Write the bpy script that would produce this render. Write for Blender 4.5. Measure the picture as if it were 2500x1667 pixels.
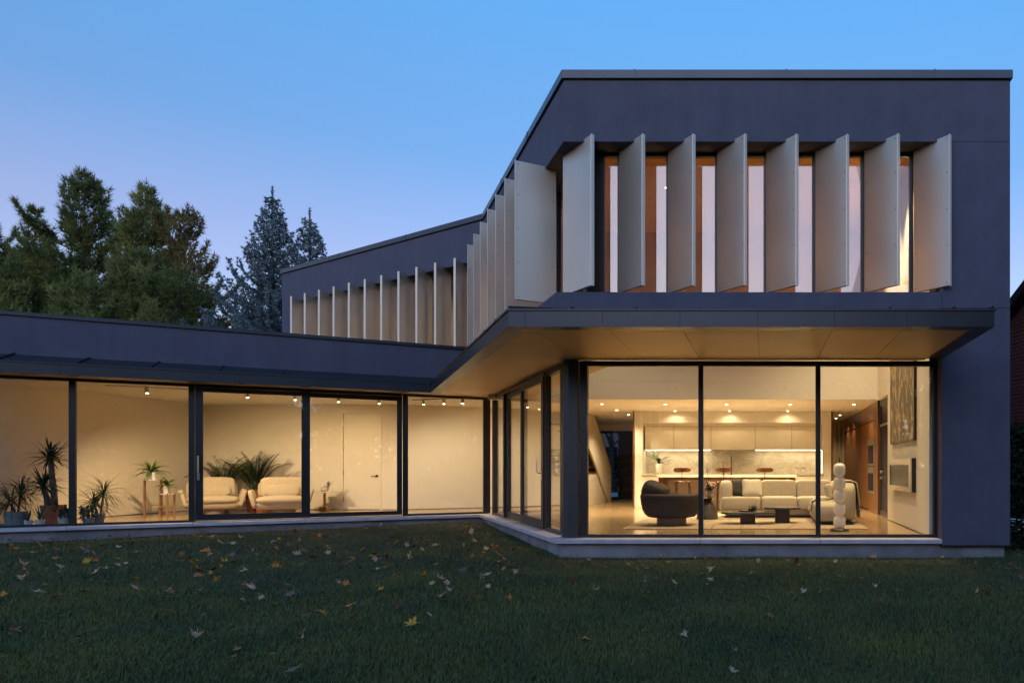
import bpy, bmesh, math, random
import numpy as np
from mathutils import Vector, Matrix
R = math.radians
for o in list(bpy.data.objects): bpy.data.objects.remove(o)
scene = bpy.context.scene
COL = scene.collection

# ------------------------------------------------------------------ camera
cam_d = bpy.data.cameras.new('camera'); cam = bpy.data.objects.new('camera', cam_d); COL.objects.link(cam)
cam.location = (0, 0, 1.10); cam.rotation_euler = (R(90), 0, 0)
cam_d.sensor_width = 36.0; cam_d.lens = 36.0 * 1770 / 2500
cam_d.shift_x = -0.246; cam_d.shift_y = 0.1238
cam_d.clip_start = 0.05; cam_d.clip_end = 2000
scene.camera = cam

# ------------------------------------------------------------------ dusk sky
SUN_ELEV = 18.0; SUN_AZ = 8.0
world = bpy.data.worlds.new('World'); scene.world = world; world.use_nodes = True
wn = world.node_tree.nodes; wl = world.node_tree.links
bg = wn['Background']
sky = wn.new('ShaderNodeTexSky'); sky.sky_type = 'NISHITA'; sky.sun_disc = False
sky.sun_elevation = R(SUN_ELEV); sky.sun_rotation = R(180 + SUN_AZ)          # low glow behind the camera, to the left
sky.altitude = 100; sky.air_density = 1.0; sky.dust_density = 0.3; sky.ozone_density = 4.0
wl.new(sky.outputs[0], bg.inputs[0]); bg.inputs[1].default_value = 0.15
# evenly round the horizon: the lavender to blue veil of the dusk sky, by height only
tcw = wn.new('ShaderNodeTexCoord'); sep = wn.new('ShaderNodeSeparateXYZ'); wl.new(tcw.outputs['Generated'], sep.inputs[0])
veil = wn.new('ShaderNodeValToRGB'); el = veil.color_ramp.elements
VEIL = [(0.0, (.30, .15, .12)), (.26, (.16, .09, .15)), (.37, (.035, .11, .25)), (.54, (.02, .21, .46)), (1.0, (.02, .14, .38))]
el[0].position, el[0].color = VEIL[0][0], (*VEIL[0][1], 1); el[1].position, el[1].color = VEIL[-1][0], (*VEIL[-1][1], 1)
for p_, c_ in VEIL[1:-1]: q_ = el.new(p_); q_.color = (*c_, 1)
wl.new(sep.outputs['Z'], veil.inputs[0])
bg2 = wn.new('ShaderNodeBackground'); wl.new(veil.outputs[0], bg2.inputs[0]); bg2.inputs[1].default_value = 1.0
addw = wn.new('ShaderNodeAddShader'); wl.new(bg.outputs[0], addw.inputs[0]); wl.new(bg2.outputs[0], addw.inputs[1])
wl.new(addw.outputs[0], wn['World Output'].inputs['Surface'])

sun_d = bpy.data.lights.new('sun', 'SUN'); sun = bpy.data.objects.new('sun', sun_d); COL.objects.link(sun)
sun_d.energy = 0.30; sun_d.angle = R(30); sun_d.color = (0.80, 0.80, 1.0)
sun.rotation_euler = (R(90 - SUN_ELEV), 0, R(-SUN_AZ))

vs = scene.view_settings
vs.view_transform = 'Standard'; vs.look = 'None'; vs.gamma = 1.0; vs.exposure = 0.0; vs.use_curve_mapping = False
cy = scene.cycles
cy.use_denoising = True
try: cy.denoiser = 'OPENIMAGEDENOISE'
except Exception: pass
cy.max_bounces = 9; cy.diffuse_bounces = 5; cy.glossy_bounces = 4; cy.transmission_bounces = 6
cy.transparent_max_bounces = 40; cy.caustics_reflective = False; cy.caustics_refractive = False
cy.sample_clamp_indirect = 6.0; cy.use_light_tree = True
cy.use_adaptive_sampling = True; cy.adaptive_threshold = 0.015

# ------------------------------------------------------------------ tagging
def tag(o, label=None, cat=None, group=None, kind=None):
    if label: o['label'] = label
    if cat: o['category'] = cat
    if group: o['group'] = group
    if kind: o['kind'] = kind
    return o
def thing(name, label, cat, loc=(0, 0, 0), rz=0, group=None):
    o = bpy.data.objects.new(name, None); COL.objects.link(o)
    o.empty_display_size = 0.1
    o.location = loc; o.rotation_euler = (0, 0, rz)
    return tag(o, label, cat, group)

# ------------------------------------------------------------------ materials
def lin(c):
    return tuple(((x / 255) / 12.92 if x / 255 <= .04045 else ((x / 255 + .055) / 1.055) ** 2.4) for x in c)
MATS = {}
def mat(name, col, rough=0.5, metal=0.0, var=0.0, vscale=3.0, bump=0.0, bscale=40.0, col2=None, spec=0.5,
        emit=None, estr=0.0, coat=0.0, stretch=(1, 1, 1), sss=0.0, trans=0.0, rvar=0.0, detail=5.0):
    if name in MATS: return MATS[name]
    m = bpy.data.materials.new(name); m.use_nodes = True
    n = m.node_tree.nodes; l = m.node_tree.links
    b = n['Principled BSDF']
    b.inputs['Base Color'].default_value = (*col, 1); b.inputs['Roughness'].default_value = rough
    b.inputs['Metallic'].default_value = metal
    b.inputs['Specular IOR Level'].default_value = spec
    if coat: b.inputs['Coat Weight'].default_value = coat
    if trans: b.inputs['Transmission Weight'].default_value = trans
    if emit:
        b.inputs['Emission Color'].default_value = (*emit, 1); b.inputs['Emission Strength'].default_value = estr
    if var or col2 or bump or rvar:
        tc = n.new('ShaderNodeTexCoord'); mp = n.new('ShaderNodeMapping'); l.new(tc.outputs['Object'], mp.inputs[0])
        mp.inputs['Scale'].default_value = stretch
    if var or col2:
        nz = n.new('ShaderNodeTexNoise'); nz.inputs['Scale'].default_value = vscale; nz.inputs['Detail'].default_value = detail
        l.new(mp.outputs[0], nz.inputs['Vector'])
        rp = n.new('ShaderNodeValToRGB'); rp.color_ramp.elements[0].position = .32; rp.color_ramp.elements[1].position = .68
        a = col if col2 else tuple(c * (1 - var) for c in col); bb = col2 if col2 else tuple(min(1, c * (1 + var)) for c in col)
        rp.color_ramp.elements[0].color = (*a, 1); rp.color_ramp.elements[1].color = (*bb, 1)
        l.new(nz.outputs[0], rp.inputs[0]); l.new(rp.outputs[0], b.inputs['Base Color'])
        if rvar:
            mr = n.new('ShaderNodeMapRange'); mr.inputs[3].default_value = max(0.02, rough - rvar); mr.inputs[4].default_value = min(1, rough + rvar)
            l.new(nz.outputs[0], mr.inputs[0]); l.new(mr.outputs[0], b.inputs['Roughness'])
    if bump:
        nb = n.new('ShaderNodeTexNoise'); nb.inputs['Scale'].default_value = bscale; nb.inputs['Detail'].default_value = 4
        l.new(mp.outputs[0], nb.inputs['Vector'])
        bp = n.new('ShaderNodeBump'); bp.inputs['Strength'].default_value = bump; bp.inputs['Distance'].default_value = 0.02
        l.new(nb.outputs[0], bp.inputs['Height']); l.new(bp.outputs[0], b.inputs['Normal'])
    MATS[name] = m
    return m

def glass_mat(name, r0, tintc=(0.93, 0.96, 0.95), wav=0.0):
    m = bpy.data.materials.new(name); m.use_nodes = True
    n = m.node_tree.nodes; l = m.node_tree.links
    for x in list(n): n.remove(x)
    out = n.new('ShaderNodeOutputMaterial'); mix = n.new('ShaderNodeMixShader')
    tr = n.new('ShaderNodeBsdfTransparent'); tr.inputs[0].default_value = (*tintc, 1)
    gl = n.new('ShaderNodeBsdfGlossy'); gl.inputs['Roughness'].default_value = 0.0
    lw = n.new('ShaderNodeLayerWeight'); lw.inputs[0].default_value = 0.5
    pw = n.new('ShaderNodeMath'); pw.operation = 'POWER'; pw.inputs[1].default_value = 5
    mr = n.new('ShaderNodeMapRange'); mr.inputs[3].default_value = r0; mr.inputs[4].default_value = 1.0
    l.new(lw.outputs['Facing'], pw.inputs[0]); l.new(pw.outputs[0], mr.inputs[0]); l.new(mr.outputs[0], mix.inputs[0])
    l.new(tr.outputs[0], mix.inputs[1]); l.new(gl.outputs[0], mix.inputs[2]); l.new(mix.outputs[0], out.inputs[0])
    if wav:
        tc = n.new('ShaderNodeTexCoord'); nz = n.new('ShaderNodeTexNoise'); nz.inputs['Scale'].default_value = 0.9; nz.inputs['Detail'].default_value = 1
        bp = n.new('ShaderNodeBump'); bp.inputs['Strength'].default_value = wav; bp.inputs['Distance'].default_value = 0.02
        l.new(tc.outputs['Object'], nz.inputs['Vector']); l.new(nz.outputs[0], bp.inputs['Height']); l.new(bp.outputs[0], gl.inputs['Normal'])
    MATS[name] = m
    return m

STUCCO = mat('charcoal_stucco', (0.104, 0.098, 0.140), 0.85, var=0.07, vscale=2.6, bump=0.35, bscale=130, spec=0.3, detail=9)
def add_streaks(m, lo=.94, hi=1.05, sc=(5, 5, .22), scale=1.0):
    # faint vertical weathering streaks multiplied over the base colour
    n = m.node_tree.nodes; l = m.node_tree.links; b = n['Principled BSDF']; src = b.inputs['Base Color'].links[0].from_socket
    tc = n.new('ShaderNodeTexCoord'); mp = n.new('ShaderNodeMapping'); mp.inputs['Scale'].default_value = sc; l.new(tc.outputs['Object'], mp.inputs[0])
    nz = n.new('ShaderNodeTexNoise'); nz.inputs['Scale'].default_value = scale; nz.inputs['Detail'].default_value = 7; nz.inputs['Roughness'].default_value = .6; l.new(mp.outputs[0], nz.inputs['Vector'])
    mr = n.new('ShaderNodeMapRange'); mr.inputs[1].default_value = .3; mr.inputs[2].default_value = .7; mr.inputs[3].default_value = lo; mr.inputs[4].default_value = hi; l.new(nz.outputs[0], mr.inputs[0])
    mx = n.new('ShaderNodeMix'); mx.data_type = 'RGBA'; mx.blend_type = 'MULTIPLY'; mx.inputs[0].default_value = 1
    l.new(src, mx.inputs[6]); l.new(mr.outputs[0], mx.inputs[7]); l.new(mx.outputs[2], b.inputs['Base Color'])
add_streaks(STUCCO)
BLACKM = mat('black_aluminium', (0.014, 0.014, 0.016), 0.38, 0.0, var=0.2, vscale=8)
POSTM = mat('dark_bronze_post', (0.045, 0.042, 0.048), 0.42, 0.2, var=0.1, vscale=4)
FASCIA = mat('dark_metal_fascia', (0.036, 0.037, 0.046), 0.34, 0.55, var=0.12, vscale=1.2, bump=0.12, bscale=2.2, rvar=0.06)
CAPM = mat('metal_parapet_cap', (0.085, 0.082, 0.095), 0.36, 0.5, var=0.1, vscale=1.5)
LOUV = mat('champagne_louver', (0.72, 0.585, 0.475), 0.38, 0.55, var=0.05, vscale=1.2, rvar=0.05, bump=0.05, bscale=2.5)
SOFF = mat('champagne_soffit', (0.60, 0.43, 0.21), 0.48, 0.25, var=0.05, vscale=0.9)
SILLM = mat('pale_stone_sill', (0.50, 0.47, 0.52), 0.6, var=0.12, vscale=5, bump=0.1, bscale=60)
CONC = mat('foundation_concrete', (0.25, 0.235, 0.25), 0.85, var=0.28, vscale=2.2, bump=0.3, bscale=25, detail=8)
GLASS = glass_mat('window_glass', 0.075, wav=0.04)
GLASSU = glass_mat('coated_window_glass', 0.14, (0.80, 0.82, 0.80), wav=0.03)
WHITE = mat('white_plaster', (0.78, 0.74, 0.68), 0.75, var=0.02, vscale=2)
CEILM = mat('ceiling_plaster', (0.80, 0.77, 0.72), 0.8)
FLOORM = mat('polished_concrete', (0.34, 0.235, 0.125), 0.16, var=0.10, vscale=0.8, rvar=0.05, spec=0.5, detail=8)
WDOOR = mat('painted_white_door', (0.80, 0.76, 0.69), 0.4)
GLOSSW = mat('gloss_white_lacquer', (0.80, 0.75, 0.66), 0.12)
WALNUT = mat('walnut_veneer', (0.10, 0.038, 0.016), 0.3, col2=(0.19, 0.078, 0.03), vscale=2.5, stretch=(9, 9, 0.6), detail=8)
DWOOD = mat('dark_entry_door_wood', (0.020, 0.010, 0.010), 0.45, col2=(0.035, 0.018, 0.015), vscale=3, stretch=(1, 1, 12))
OAK = mat('oak_legs', (0.32, 0.17, 0.075), 0.5, col2=(0.42, 0.24, 0.11), vscale=5, stretch=(6, 6, .7))
STEEL = mat('brushed_steel', (0.62, 0.60, 0.57), 0.28, 1.0)
BRASS = mat('brass', (0.42, 0.26, 0.12), 0.35, 0.9)
COPPER = mat('copper_tinted_lacquer', (0.42, 0.16, 0.06), 0.18, 0.7)
DARKG = mat('dark_oven_glass', (0.010, 0.013, 0.032), 0.2, spec=0.08)
BOUCLE = mat('cream_boucle', (0.60, 0.52, 0.40), 0.95, var=0.10, vscale=60, bump=0.6, bscale=120)
SOFAM = mat('oatmeal_sofa_fabric', (0.46, 0.40, 0.31), 0.95, var=0.10, vscale=70, bump=0.6, bscale=140)
DKVELV = mat('dark_brown_upholstery', (0.030, 0.020, 0.018), 0.7, var=0.2, vscale=8)
GREYF = mat('charcoal_pillow', (0.06, 0.055, 0.05), 0.95, bump=0.4, bscale=120)
STONE = mat('dark_stone_top', (0.07, 0.058, 0.045), 0.22, var=0.35, vscale=6)
BROWNM = mat('dark_bronze_metal', (0.06, 0.035, 0.022), 0.35, 0.6)
TERRA = mat('terracotta', (0.36, 0.105, 0.045), 0.85, var=0.12, vscale=9)
WPOT = mat('white_ceramic', (0.78, 0.76, 0.73), 0.3)
GPOT = mat('grey_ceramic', (0.26, 0.27, 0.29), 0.6, var=0.08, vscale=12)
SOIL = mat('potting_soil', (0.03, 0.02, 0.012), 0.95)
LEAFD = mat('dark_green_leaf', (0.018, 0.05, 0.02), 0.42, col2=(0.035, 0.085, 0.025), vscale=7)
LEAFB = mat('bright_green_leaf', (0.07, 0.14, 0.02), 0.38, col2=(0.13, 0.20, 0.035), vscale=9)
TRUNKP = mat('yucca_trunk', (0.16, 0.12, 0.09), 0.9, var=0.25, vscale=20)
BARK = mat('tree_bark', (0.055, 0.038, 0.03), 0.95, var=0.3, vscale=6)
GLOBE = mat('opal_glass_globe', (0.82, 0.73, 0.60), 0.28, emit=(1.0, 0.80, 0.52), estr=0.06)
MARBLEF = None

def marble(name, base, vein, scale, rough=0.25):
    m = mat(name, base, rough)
    n = m.node_tree.nodes; l = m.node_tree.links; b = n['Principled BSDF']
    tc = n.new('ShaderNodeTexCoord'); mp = n.new('ShaderNodeMapping'); mp.inputs['Rotation'].default_value = (0, R(35), 0)
    mp.inputs['Scale'].default_value = (1, 1, 1.9)
    l.new(tc.outputs['Object'], mp.inputs[0])
    nz = n.new('ShaderNodeTexNoise'); nz.inputs['Scale'].default_value = scale; nz.inputs['Detail'].default_value = 7; nz.inputs['Distortion'].default_value = 1.2
    l.new(mp.outputs[0], nz.inputs['Vector'])
    rp = n.new('ShaderNodeValToRGB'); e = rp.color_ramp.elements
    e[0].position = .40; e[0].color = (*base, 1); e[1].position = .60; e[1].color = (*base, 1)
    k = e.new(.5); k.color = (*vein, 1); k2 = e.new(.46); k2.color = tuple(.75 * a + .25 * v for a, v in zip(base, vein)) + (1,)
    l.new(nz.outputs[0], rp.inputs[0]); l.new(rp.outputs[0], b.inputs['Base Color'])
    return m
MARBLE = marble('marble_backsplash', (0.60, 0.55, 0.47), (0.47, 0.43, 0.37), 1.5)

# ------------------------------------------------------------------ geometry helpers
class Fr:
    """a wall frame: u runs along the wall, v points into the building"""
    def __init__(s, o, u, n): s.o, s.u, s.n = o, u, n
    def p(s, u, v, z): return (s.o[0] + s.u[0] * u + s.n[0] * v, s.o[1] + s.u[1] * u + s.n[1] * v, z)
XY = Fr((0, 0), (1, 0), (0, 1))
class MB:
    def __init__(s): s.v = []; s.f = []
    def add(s, vs, fs):
        k = len(s.v); s.v += [tuple(x) for x in vs]; s.f += [tuple(i + k for i in q) for q in fs]; return s
    def box(s, x0, x1, y0, y1, z0, z1, F=XY):
        c = [F.p(x0, y0, z0), F.p(x1, y0, z0), F.p(x1, y1, z0), F.p(x0, y1, z0),
             F.p(x0, y0, z1), F.p(x1, y0, z1), F.p(x1, y1, z1), F.p(x0, y1, z1)]
        return s.add(c, [(0, 3, 2, 1), (4, 5, 6, 7), (0, 1, 5, 4), (1, 2, 6, 5), (2, 3, 7, 6), (3, 0, 4, 7)])
    def prism(s, poly, z0, z1, topz=None):
        n = len(poly)
        b = [(x, y, z0) for x, y in poly]; t = [(p[0], p[1], z1 if topz is None else topz[i]) for i, p in enumerate(poly)]
        return s.add(b + t, [tuple(range(n))[::-1], tuple(range(n, 2 * n))] + [(i, (i + 1) % n, n + (i + 1) % n, n + i) for i in range(n)])
    def slab(s, pts, d):
        """a polygon given in 3D, thickened by vector d"""
        n = len(pts); t = [tuple(a + b for a, b in zip(p, d)) for p in pts]
        return s.add(list(pts) + t, [tuple(range(n))[::-1], tuple(range(n, 2 * n))] + [(i, (i + 1) % n, n + (i + 1) % n, n + i) for i in range(n)])
    def strip(s, outer, inner, z0, z1):
        """a wall that follows a path, with mitred corners"""
        n = len(outer); v = []
        for i in range(n):
            v += [(*outer[i], z0), (*outer[i], z1), (*inner[i], z0), (*inner[i], z1)]
        f = []
        for i in range(n - 1):
            a, b = 4 * i, 4 * i + 4
            f += [(a, b, b + 1, a + 1), (a + 2, a + 3, b + 3, b + 2), (a + 1, b + 1, b + 3, a + 3), (a, a + 2, b + 2, b)]
        f += [(0, 1, 3, 2), (4 * n - 4, 4 * n - 2, 4 * n - 1, 4 * n - 3)]
        return s.add(v, f)
    def tube(s, pts, rad, n=8, caps=True):
        pts = [Vector(p) for p in pts]; m = len(pts)
        if not isinstance(rad, (list, tuple)): rad = [rad] * m
        vs = []
        for i, p in enumerate(pts):
            d = (pts[min(i + 1, m - 1)] - pts[max(i - 1, 0)]).normalized()
            a = d.orthogonal().normalized() if abs(d.z) > .95 else d.cross(Vector((0, 0, 1))).normalized()
            b = d.cross(a)
            for k in range(n):
                t = 2 * math.pi * k / n
                vs.append(p + (a * math.cos(t) + b * math.sin(t)) * rad[i])
        fs = [(i * n + k, i * n + (k + 1) % n, (i + 1) * n + (k + 1) % n, (i + 1) * n + k) for i in range(m - 1) for k in range(n)]
        if caps: fs += [tuple(range(n))[::-1], tuple(range((m - 1) * n, m * n))]
        return s.add(vs, fs)
    def lathe(s, prof, n=24, c=(0, 0, 0), sx=1, sy=1):
        vs = [(c[0] + r * sx * math.cos(2 * math.pi * k / n), c[1] + r * sy * math.sin(2 * math.pi * k / n), c[2] + z) for r, z in prof for k in range(n)]
        m = len(prof)
        fs = [(i * n + k, i * n + (k + 1) % n, (i + 1) * n + (k + 1) % n, (i + 1) * n + k) for i in range(m - 1) for k in range(n)]
        if prof[0][0] > 1e-5: fs.append(tuple(range(n))[::-1])
        if prof[-1][0] > 1e-5: fs.append(tuple(range((m - 1) * n, m * n)))
        return s.add(vs, fs)
    def blob(s, c, r, e1=.5, e2=.5, nu=28, nv=14, rot=None, fn=None):
        """super-ellipsoid: cushions, pillows, rounded bodies"""
        def sg(w, e): return math.copysign(abs(w) ** e, w)
        vs = []; M = rot or Matrix.Identity(3)
        for i in range(nv + 1):
            ph = -math.pi / 2 + math.pi * i / nv
            for k in range(nu):
                th = 2 * math.pi * k / nu
                p = Vector((sg(math.cos(ph), e1) * sg(math.cos(th), e2), sg(math.cos(ph), e1) * sg(math.sin(th), e2), sg(math.sin(ph), e1)))
                if fn: p = Vector(fn(p))
                vs.append(Vector(c) + M @ Vector((p.x * r[0], p.y * r[1], p.z * r[2])))
        fs = [(i * nu + k, i * nu + (k + 1) % nu, (i + 1) * nu + (k + 1) % nu, (i + 1) * nu + k) for i in range(nv) for k in range(nu)]
        return s.add(vs, fs)
    def build(s, name, m, parent=None, smooth=False, bevel=0.0, fix=True, seg=1):
        me = bpy.data.meshes.new(name); me.from_pydata(s.v, [], s.f); 
        if fix:
            bm = bmesh.new(); bm.from_mesh(me)
            if smooth: bmesh.ops.remove_doubles(bm, verts=bm.verts, dist=1e-5)
            bmesh.ops.recalc_face_normals(bm, faces=bm.faces); bm.to_mesh(me); bm.free()
        if m: me.materials.append(m)
        if smooth:
            me.polygons.foreach_set('use_smooth', [True] * len(me.polygons))
        o = bpy.data.objects.new(name, me); COL.objects.link(o)
        if parent: o.parent = parent
        if bevel:
            b = o.modifiers.new('bevel', 'BEVEL'); b.width = bevel; b.segments = seg; b.limit_method = 'ANGLE'; b.angle_limit = R(40)
        return o
def part(name, m, parent, fn, **k):
    b = MB(); fn(b); return b.build(name, m, parent, **k)
def np_mesh(name, verts, tris, m, parent=None, smooth=False):
    """big triangle soups straight from numpy"""
    me = bpy.data.meshes.new(name); nv, nf = len(verts), len(tris)
    me.vertices.add(nv); me.vertices.foreach_set('co', np.asarray(verts, np.float32).ravel())
    me.loops.add(nf * 3); me.loops.foreach_set('vertex_index', np.asarray(tris, np.int32).ravel())
    me.polygons.add(nf); me.polygons.foreach_set('loop_start', np.arange(0, nf * 3, 3, dtype=np.int32))
    me.polygons.foreach_set('loop_total', np.full(nf, 3, np.int32))
    if smooth: me.polygons.foreach_set('use_smooth', np.ones(nf, bool))
    me.update(); me.validate()
    if m: me.materials.append(m)
    o = bpy.data.objects.new(name, me); COL.objects.link(o)
    if parent: o.parent = parent
    return o
def isect(p, d, q, e):
    det = d[0] * -e[1] + e[0] * d[1]
    t = ((q[0] - p[0]) * -e[1] + e[0] * (q[1] - p[1])) / det
    return (p[0] + d[0] * t, p[1] + d[1] * t)
def offset(path, d):
    """path offset to its left by d, mitred"""
    n = len(path); segs = []
    for i in range(n - 1):
        dx, dy = path[i + 1][0] - path[i][0], path[i + 1][1] - path[i][1]; L = math.hypot(dx, dy); dx /= L; dy /= L
        segs.append(((path[i][0] - dy * d, path[i][1] + dx * d), (dx, dy), (path[i + 1][0] - dy * d, path[i + 1][1] + dx * d)))
    out = [segs[0][0]]
    for i in range(n - 2): out.append(isect(segs[i][0], segs[i][1], segs[i + 1][0], segs[i + 1][1]))
    out.append(segs[-1][2]); return out

# ------------------------------------------------------------------ plan of the house (metres, floor at z = 0)
OU, ON = (-0.504, 0.8637), (0.8637, 0.504)          # oblique bay side
UU, UN = (-0.8558, 0.5173), (0.5173, 0.8558)        # upper left wing
WU, WN = (-0.8637, -0.504), (-0.504, 0.8637)        # ground floor left wing
C0 = (-3.11, 11.25); C1 = (-6.80, 17.58); C2 = (-14.96, 22.51); CR = (3.82, 11.25)
S0 = (-3.24, 11.22); S1 = (-6.81, 17.34)
FF = Fr((0, 11.22), (1, 0), (0, 1)); FO = Fr(S0, OU, ON); FU = Fr(C1, UU, UN); FW = Fr(S1, WU, WN)
TOP_Z, BAND_Z, STRIP_Z = 7.13, 6.165, 3.833
# outer path of the upper storey; building on the right hand when walking right to left, so inward is negative offset
UP = [(3.82, 27.0), CR, C0, C1, C2, (C2[0] + UN[0] * 6, C2[1] + UN[1] * 6)]
def inw(path, d): return offset(path, -d)

# ================================================================== GROUND
def ground_z(x, y): return -0.29 + 0.0148 * (y - 11.3)
GRASSG = mat('lawn_soil', (0.018, 0.026, 0.010), 0.95, var=0.35, vscale=3.0, bump=0.5, bscale=30)
b = MB()
b.add([(-400, -300, ground_z(0, -10) - .3), (400, -300, ground_z(0, -10) - .3), (400, 900, -0.55), (-400, 900, -0.55)], [(0, 1, 2, 3)])
tag(b.build('ground', GRASSG, fix=False), kind='structure')
b = MB(); gx = np.linspace(-22, 12, 35); gy = np.linspace(-6, 24, 31); vv = []
for y in gy:
    for x in gx: vv.append((x, y, ground_z(x, y) + 0.012 * math.sin(x * 1.3 + y * .7) + 0.01 * math.sin(y * 2.1 - x * .6)))
ff = [(j * 35 + i, j * 35 + i + 1, (j + 1) * 35 + i + 1, (j + 1) * 35 + i) for j in range(30) for i in range(34)]
b.add(vv, ff); tag(b.build('lawn', GRASSG, smooth=True, fix=False), kind='structure')

# ================================================================== HOUSE SHELL
house = thing('house', 'dark stucco two storey modern house with angled metal louvers and lit glass walls', 'house')
wall_up = part('wall', STUCCO, house, lambda b: b.strip(UP, inw(UP, .30), BAND_Z, TOP_Z - .03))
wall_up['label'] = 'charcoal stucco band above the upper windows'
part('parapet_cap', CAPM, house, lambda b: b.strip(offset(UP, .035), inw(UP, .36), TOP_Z, TOP_Z + .135), bevel=.006)
part('cap_shadow_gap', BLACKM, house, lambda b: b.strip(inw(UP, .01), inw(UP, .28), TOP_Z - .0305, TOP_Z + .01))
# seams in the parapet cap
for (x, y, dx, dy) in [(-2.0, 11.25, 1, 0), (.35, 11.25, 1, 0), (2.65, 11.25, 1, 0)]:
    part('cap_seam', CAPM, house, lambda b: b.box(x - .012, x + .012, 11.205, 11.5, TOP_Z - .004, TOP_Z + .1365))
for t in (2.4, 4.9):
    F = Fr(C0, OU, ON); part('cap_seam', CAPM, house, lambda b: b.box(t - .012, t + .012, -.042, .3, TOP_Z - .004, TOP_Z + .1365, F))
for t in (3.1, 6.3):
    part('cap_seam', CAPM, house, lambda b: b.box(t - .012, t + .012, -.042, .3, TOP_Z - .004, TOP_Z + .1365, FU))
# stucco strip below the upper windows, a little proud on the bay side
UPL = [(2.76, 11.25), (-3.23, 11.25), (-3.23 + OU[0] * 7.15, 11.25 + OU[1] * 7.15)]
st = part('wall', STUCCO, house, lambda b: b.strip(UPL, inw(UPL, .46), 2.95, STRIP_Z), bevel=.006)
st['label'] = 'charcoal stucco strip under the upper windows'
UPL2 = [C1, C2, UP[-1]]
part('wall', STUCCO, house, lambda b: b.strip(UPL2, inw(UPL2, .46), 2.95, STRIP_Z))
# side wall mass on the right, split by narrow control joints
part('wall', STUCCO, house, lambda b: b.box(2.76, 3.82, 11.25, 27, -.089, 3.574))
part('wall', STUCCO, house, lambda b: b.box(2.764, 3.82, 11.25, 27, 3.586, BAND_Z - .006))
part('control_joint', CAPM, house, lambda b: b.box(2.77, 3.81, 11.262, 11.5, 3.57, 3.59))
part('control_joint', CAPM, house, lambda b: b.box(2.77, 3.81, 11.265, 11.5, BAND_Z - .01, BAND_Z + .004))
part('base_flashing', BLACKM, house, lambda b: b.box(2.75, 3.83, 11.245, 27, -.112, -.09))
# left end of the upper wing: piers either side of its window band
part('wall', STUCCO, house, lambda b: b.box(8.75, 9.53, 0, .4, STRIP_Z, BAND_Z - .001, FU))
part('control_joint', CAPM, house, lambda b: b.box(8.76, 9.525, -.003, .1, BAND_Z - .02, BAND_Z - .008, FU))
# recess soffit and window wall behind the louvers
part('recess_soffit', BLACKM, house, lambda b: b.strip(inw(UP[1:5], .302), inw(UP[1:5], .62), BAND_Z + .004, BAND_Z + .06))
part('recess_sill', BLACKM, house, lambda b: b.strip(inw(UP[1:5], .47), inw(UP[1:5], .62), STRIP_Z - .05, STRIP_Z + .02))

# ------------------------------------------------------------------ upper windows and louvers
LZ0, LZ1, LW, LT = 3.90, 6.205, 0.673, 0.05
def upper_window(F, u0, u1, v, z0=STRIP_Z + .02, z1=BAND_Z + .004, w=.03):
    fr = MB()
    fr.box(u0, u0 + w, v, v + .08, z0, z1, F).box(u1 - w, u1, v, v + .08, z0, z1, F)
    fr.box(u0 + w, u1 - w, v, v + .08, z0, z0 + .05, F).box(u0 + w, u1 - w, v, v + .08, z1 - .05, z1, F)
    f = fr.build('window', BLACKM, house, fix=True)
    part('pane', GLASSU, f, lambda b: b.box(u0 + w - .004, u1 - w + .004, v + .035, v + .047, z0 + .046, z1 - .046, F))
    return f
def louver(inner, outer, z0=LZ0, z1=LZ1, LW=LW):
    """folded panel fin: two faces and a closed nose"""
    d = Vector((outer[0] - inner[0], outer[1] - inner[1], 0)).normalized(); F = Fr(inner, (d.x, d.y), (-d.y, d.x))
    o = part('louver', LOUV, house, lambda b: b.box(0, LW - .012, -LT / 2, LT / 2, z0, z1, F).box(LW - .012, LW, -LT / 2 - .006, LT / 2 + .006, z0 - .006, z1 + .012, F), bevel=.004)
    return o, F
SCREW = mat('louver_screw', (0.10, 0.095, 0.09), 0.4, 0.8)
def screws(o, F, side):
    b = MB()
    for uu in (.05, LW - .05):
        for z in (LZ0 + .05, LZ0 + .62, LZ0 + 1.18, LZ0 + 1.74, LZ1 - .05):
            b.box(uu - .007, uu + .007, side * LT / 2 - .004, side * LT / 2 + .004, z - .007, z + .007, F)
    b.build('screw_row', SCREW, o)['kind'] = 'stuff'
FFu = Fr((0, 11.25), (1, 0), (0, 1))
lx = [-2.296 + .7835 * (i - 1) for i in range(8)]
for i, x in enumerate(lx):
    dz = .004 * math.sin(i * 2.3); da = .006 * math.sin(i * 1.7 + 1)      # slight misalignment from fin to fin
    if i == 0: o, F = louver((x - .167, 11.786), (x + .451 + da, 11.10 + da), LW=LW + .25); continue
    o, F = louver((x, 11.60), (x + .451 + da, 11.10 + da), LZ0 + dz, LZ1 + dz); screws(o, F, -1)
for i in range(7):
    upper_window(FFu, lx[i] - .03, lx[i + 1] - .032, .42)
upper_window(FFu, lx[7] - .03, 2.76, .42)
o0 = Vector((-4.135, 12.04))
for k in range(7):
    q = (o0.x + OU[0] * .873 * k, o0.y + OU[1] * .873 * k)
    o, F = louver((q[0] + ON[0] * LW, q[1] + ON[1] * LW), q); screws(o, F, 1)
FOu = Fr(C0, OU, ON)
ou = [.52] + [1.2 + .873 * k for k in range(7)] + [7.0]
for a, c in zip(ou[:-1], ou[1:]): upper_window(FOu, a + .002, c, .42)
for k in range(11):
    q = (-14.07 + .8577 * .7625 * k, 21.57 - .5141 * .7625 * k)
    o, F = louver((q[0] + .13 * LW, q[1] + .9915 * LW), q)
uu = [.35] + [.66 + .7625 * k for k in range(11)] + [8.75]
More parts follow.
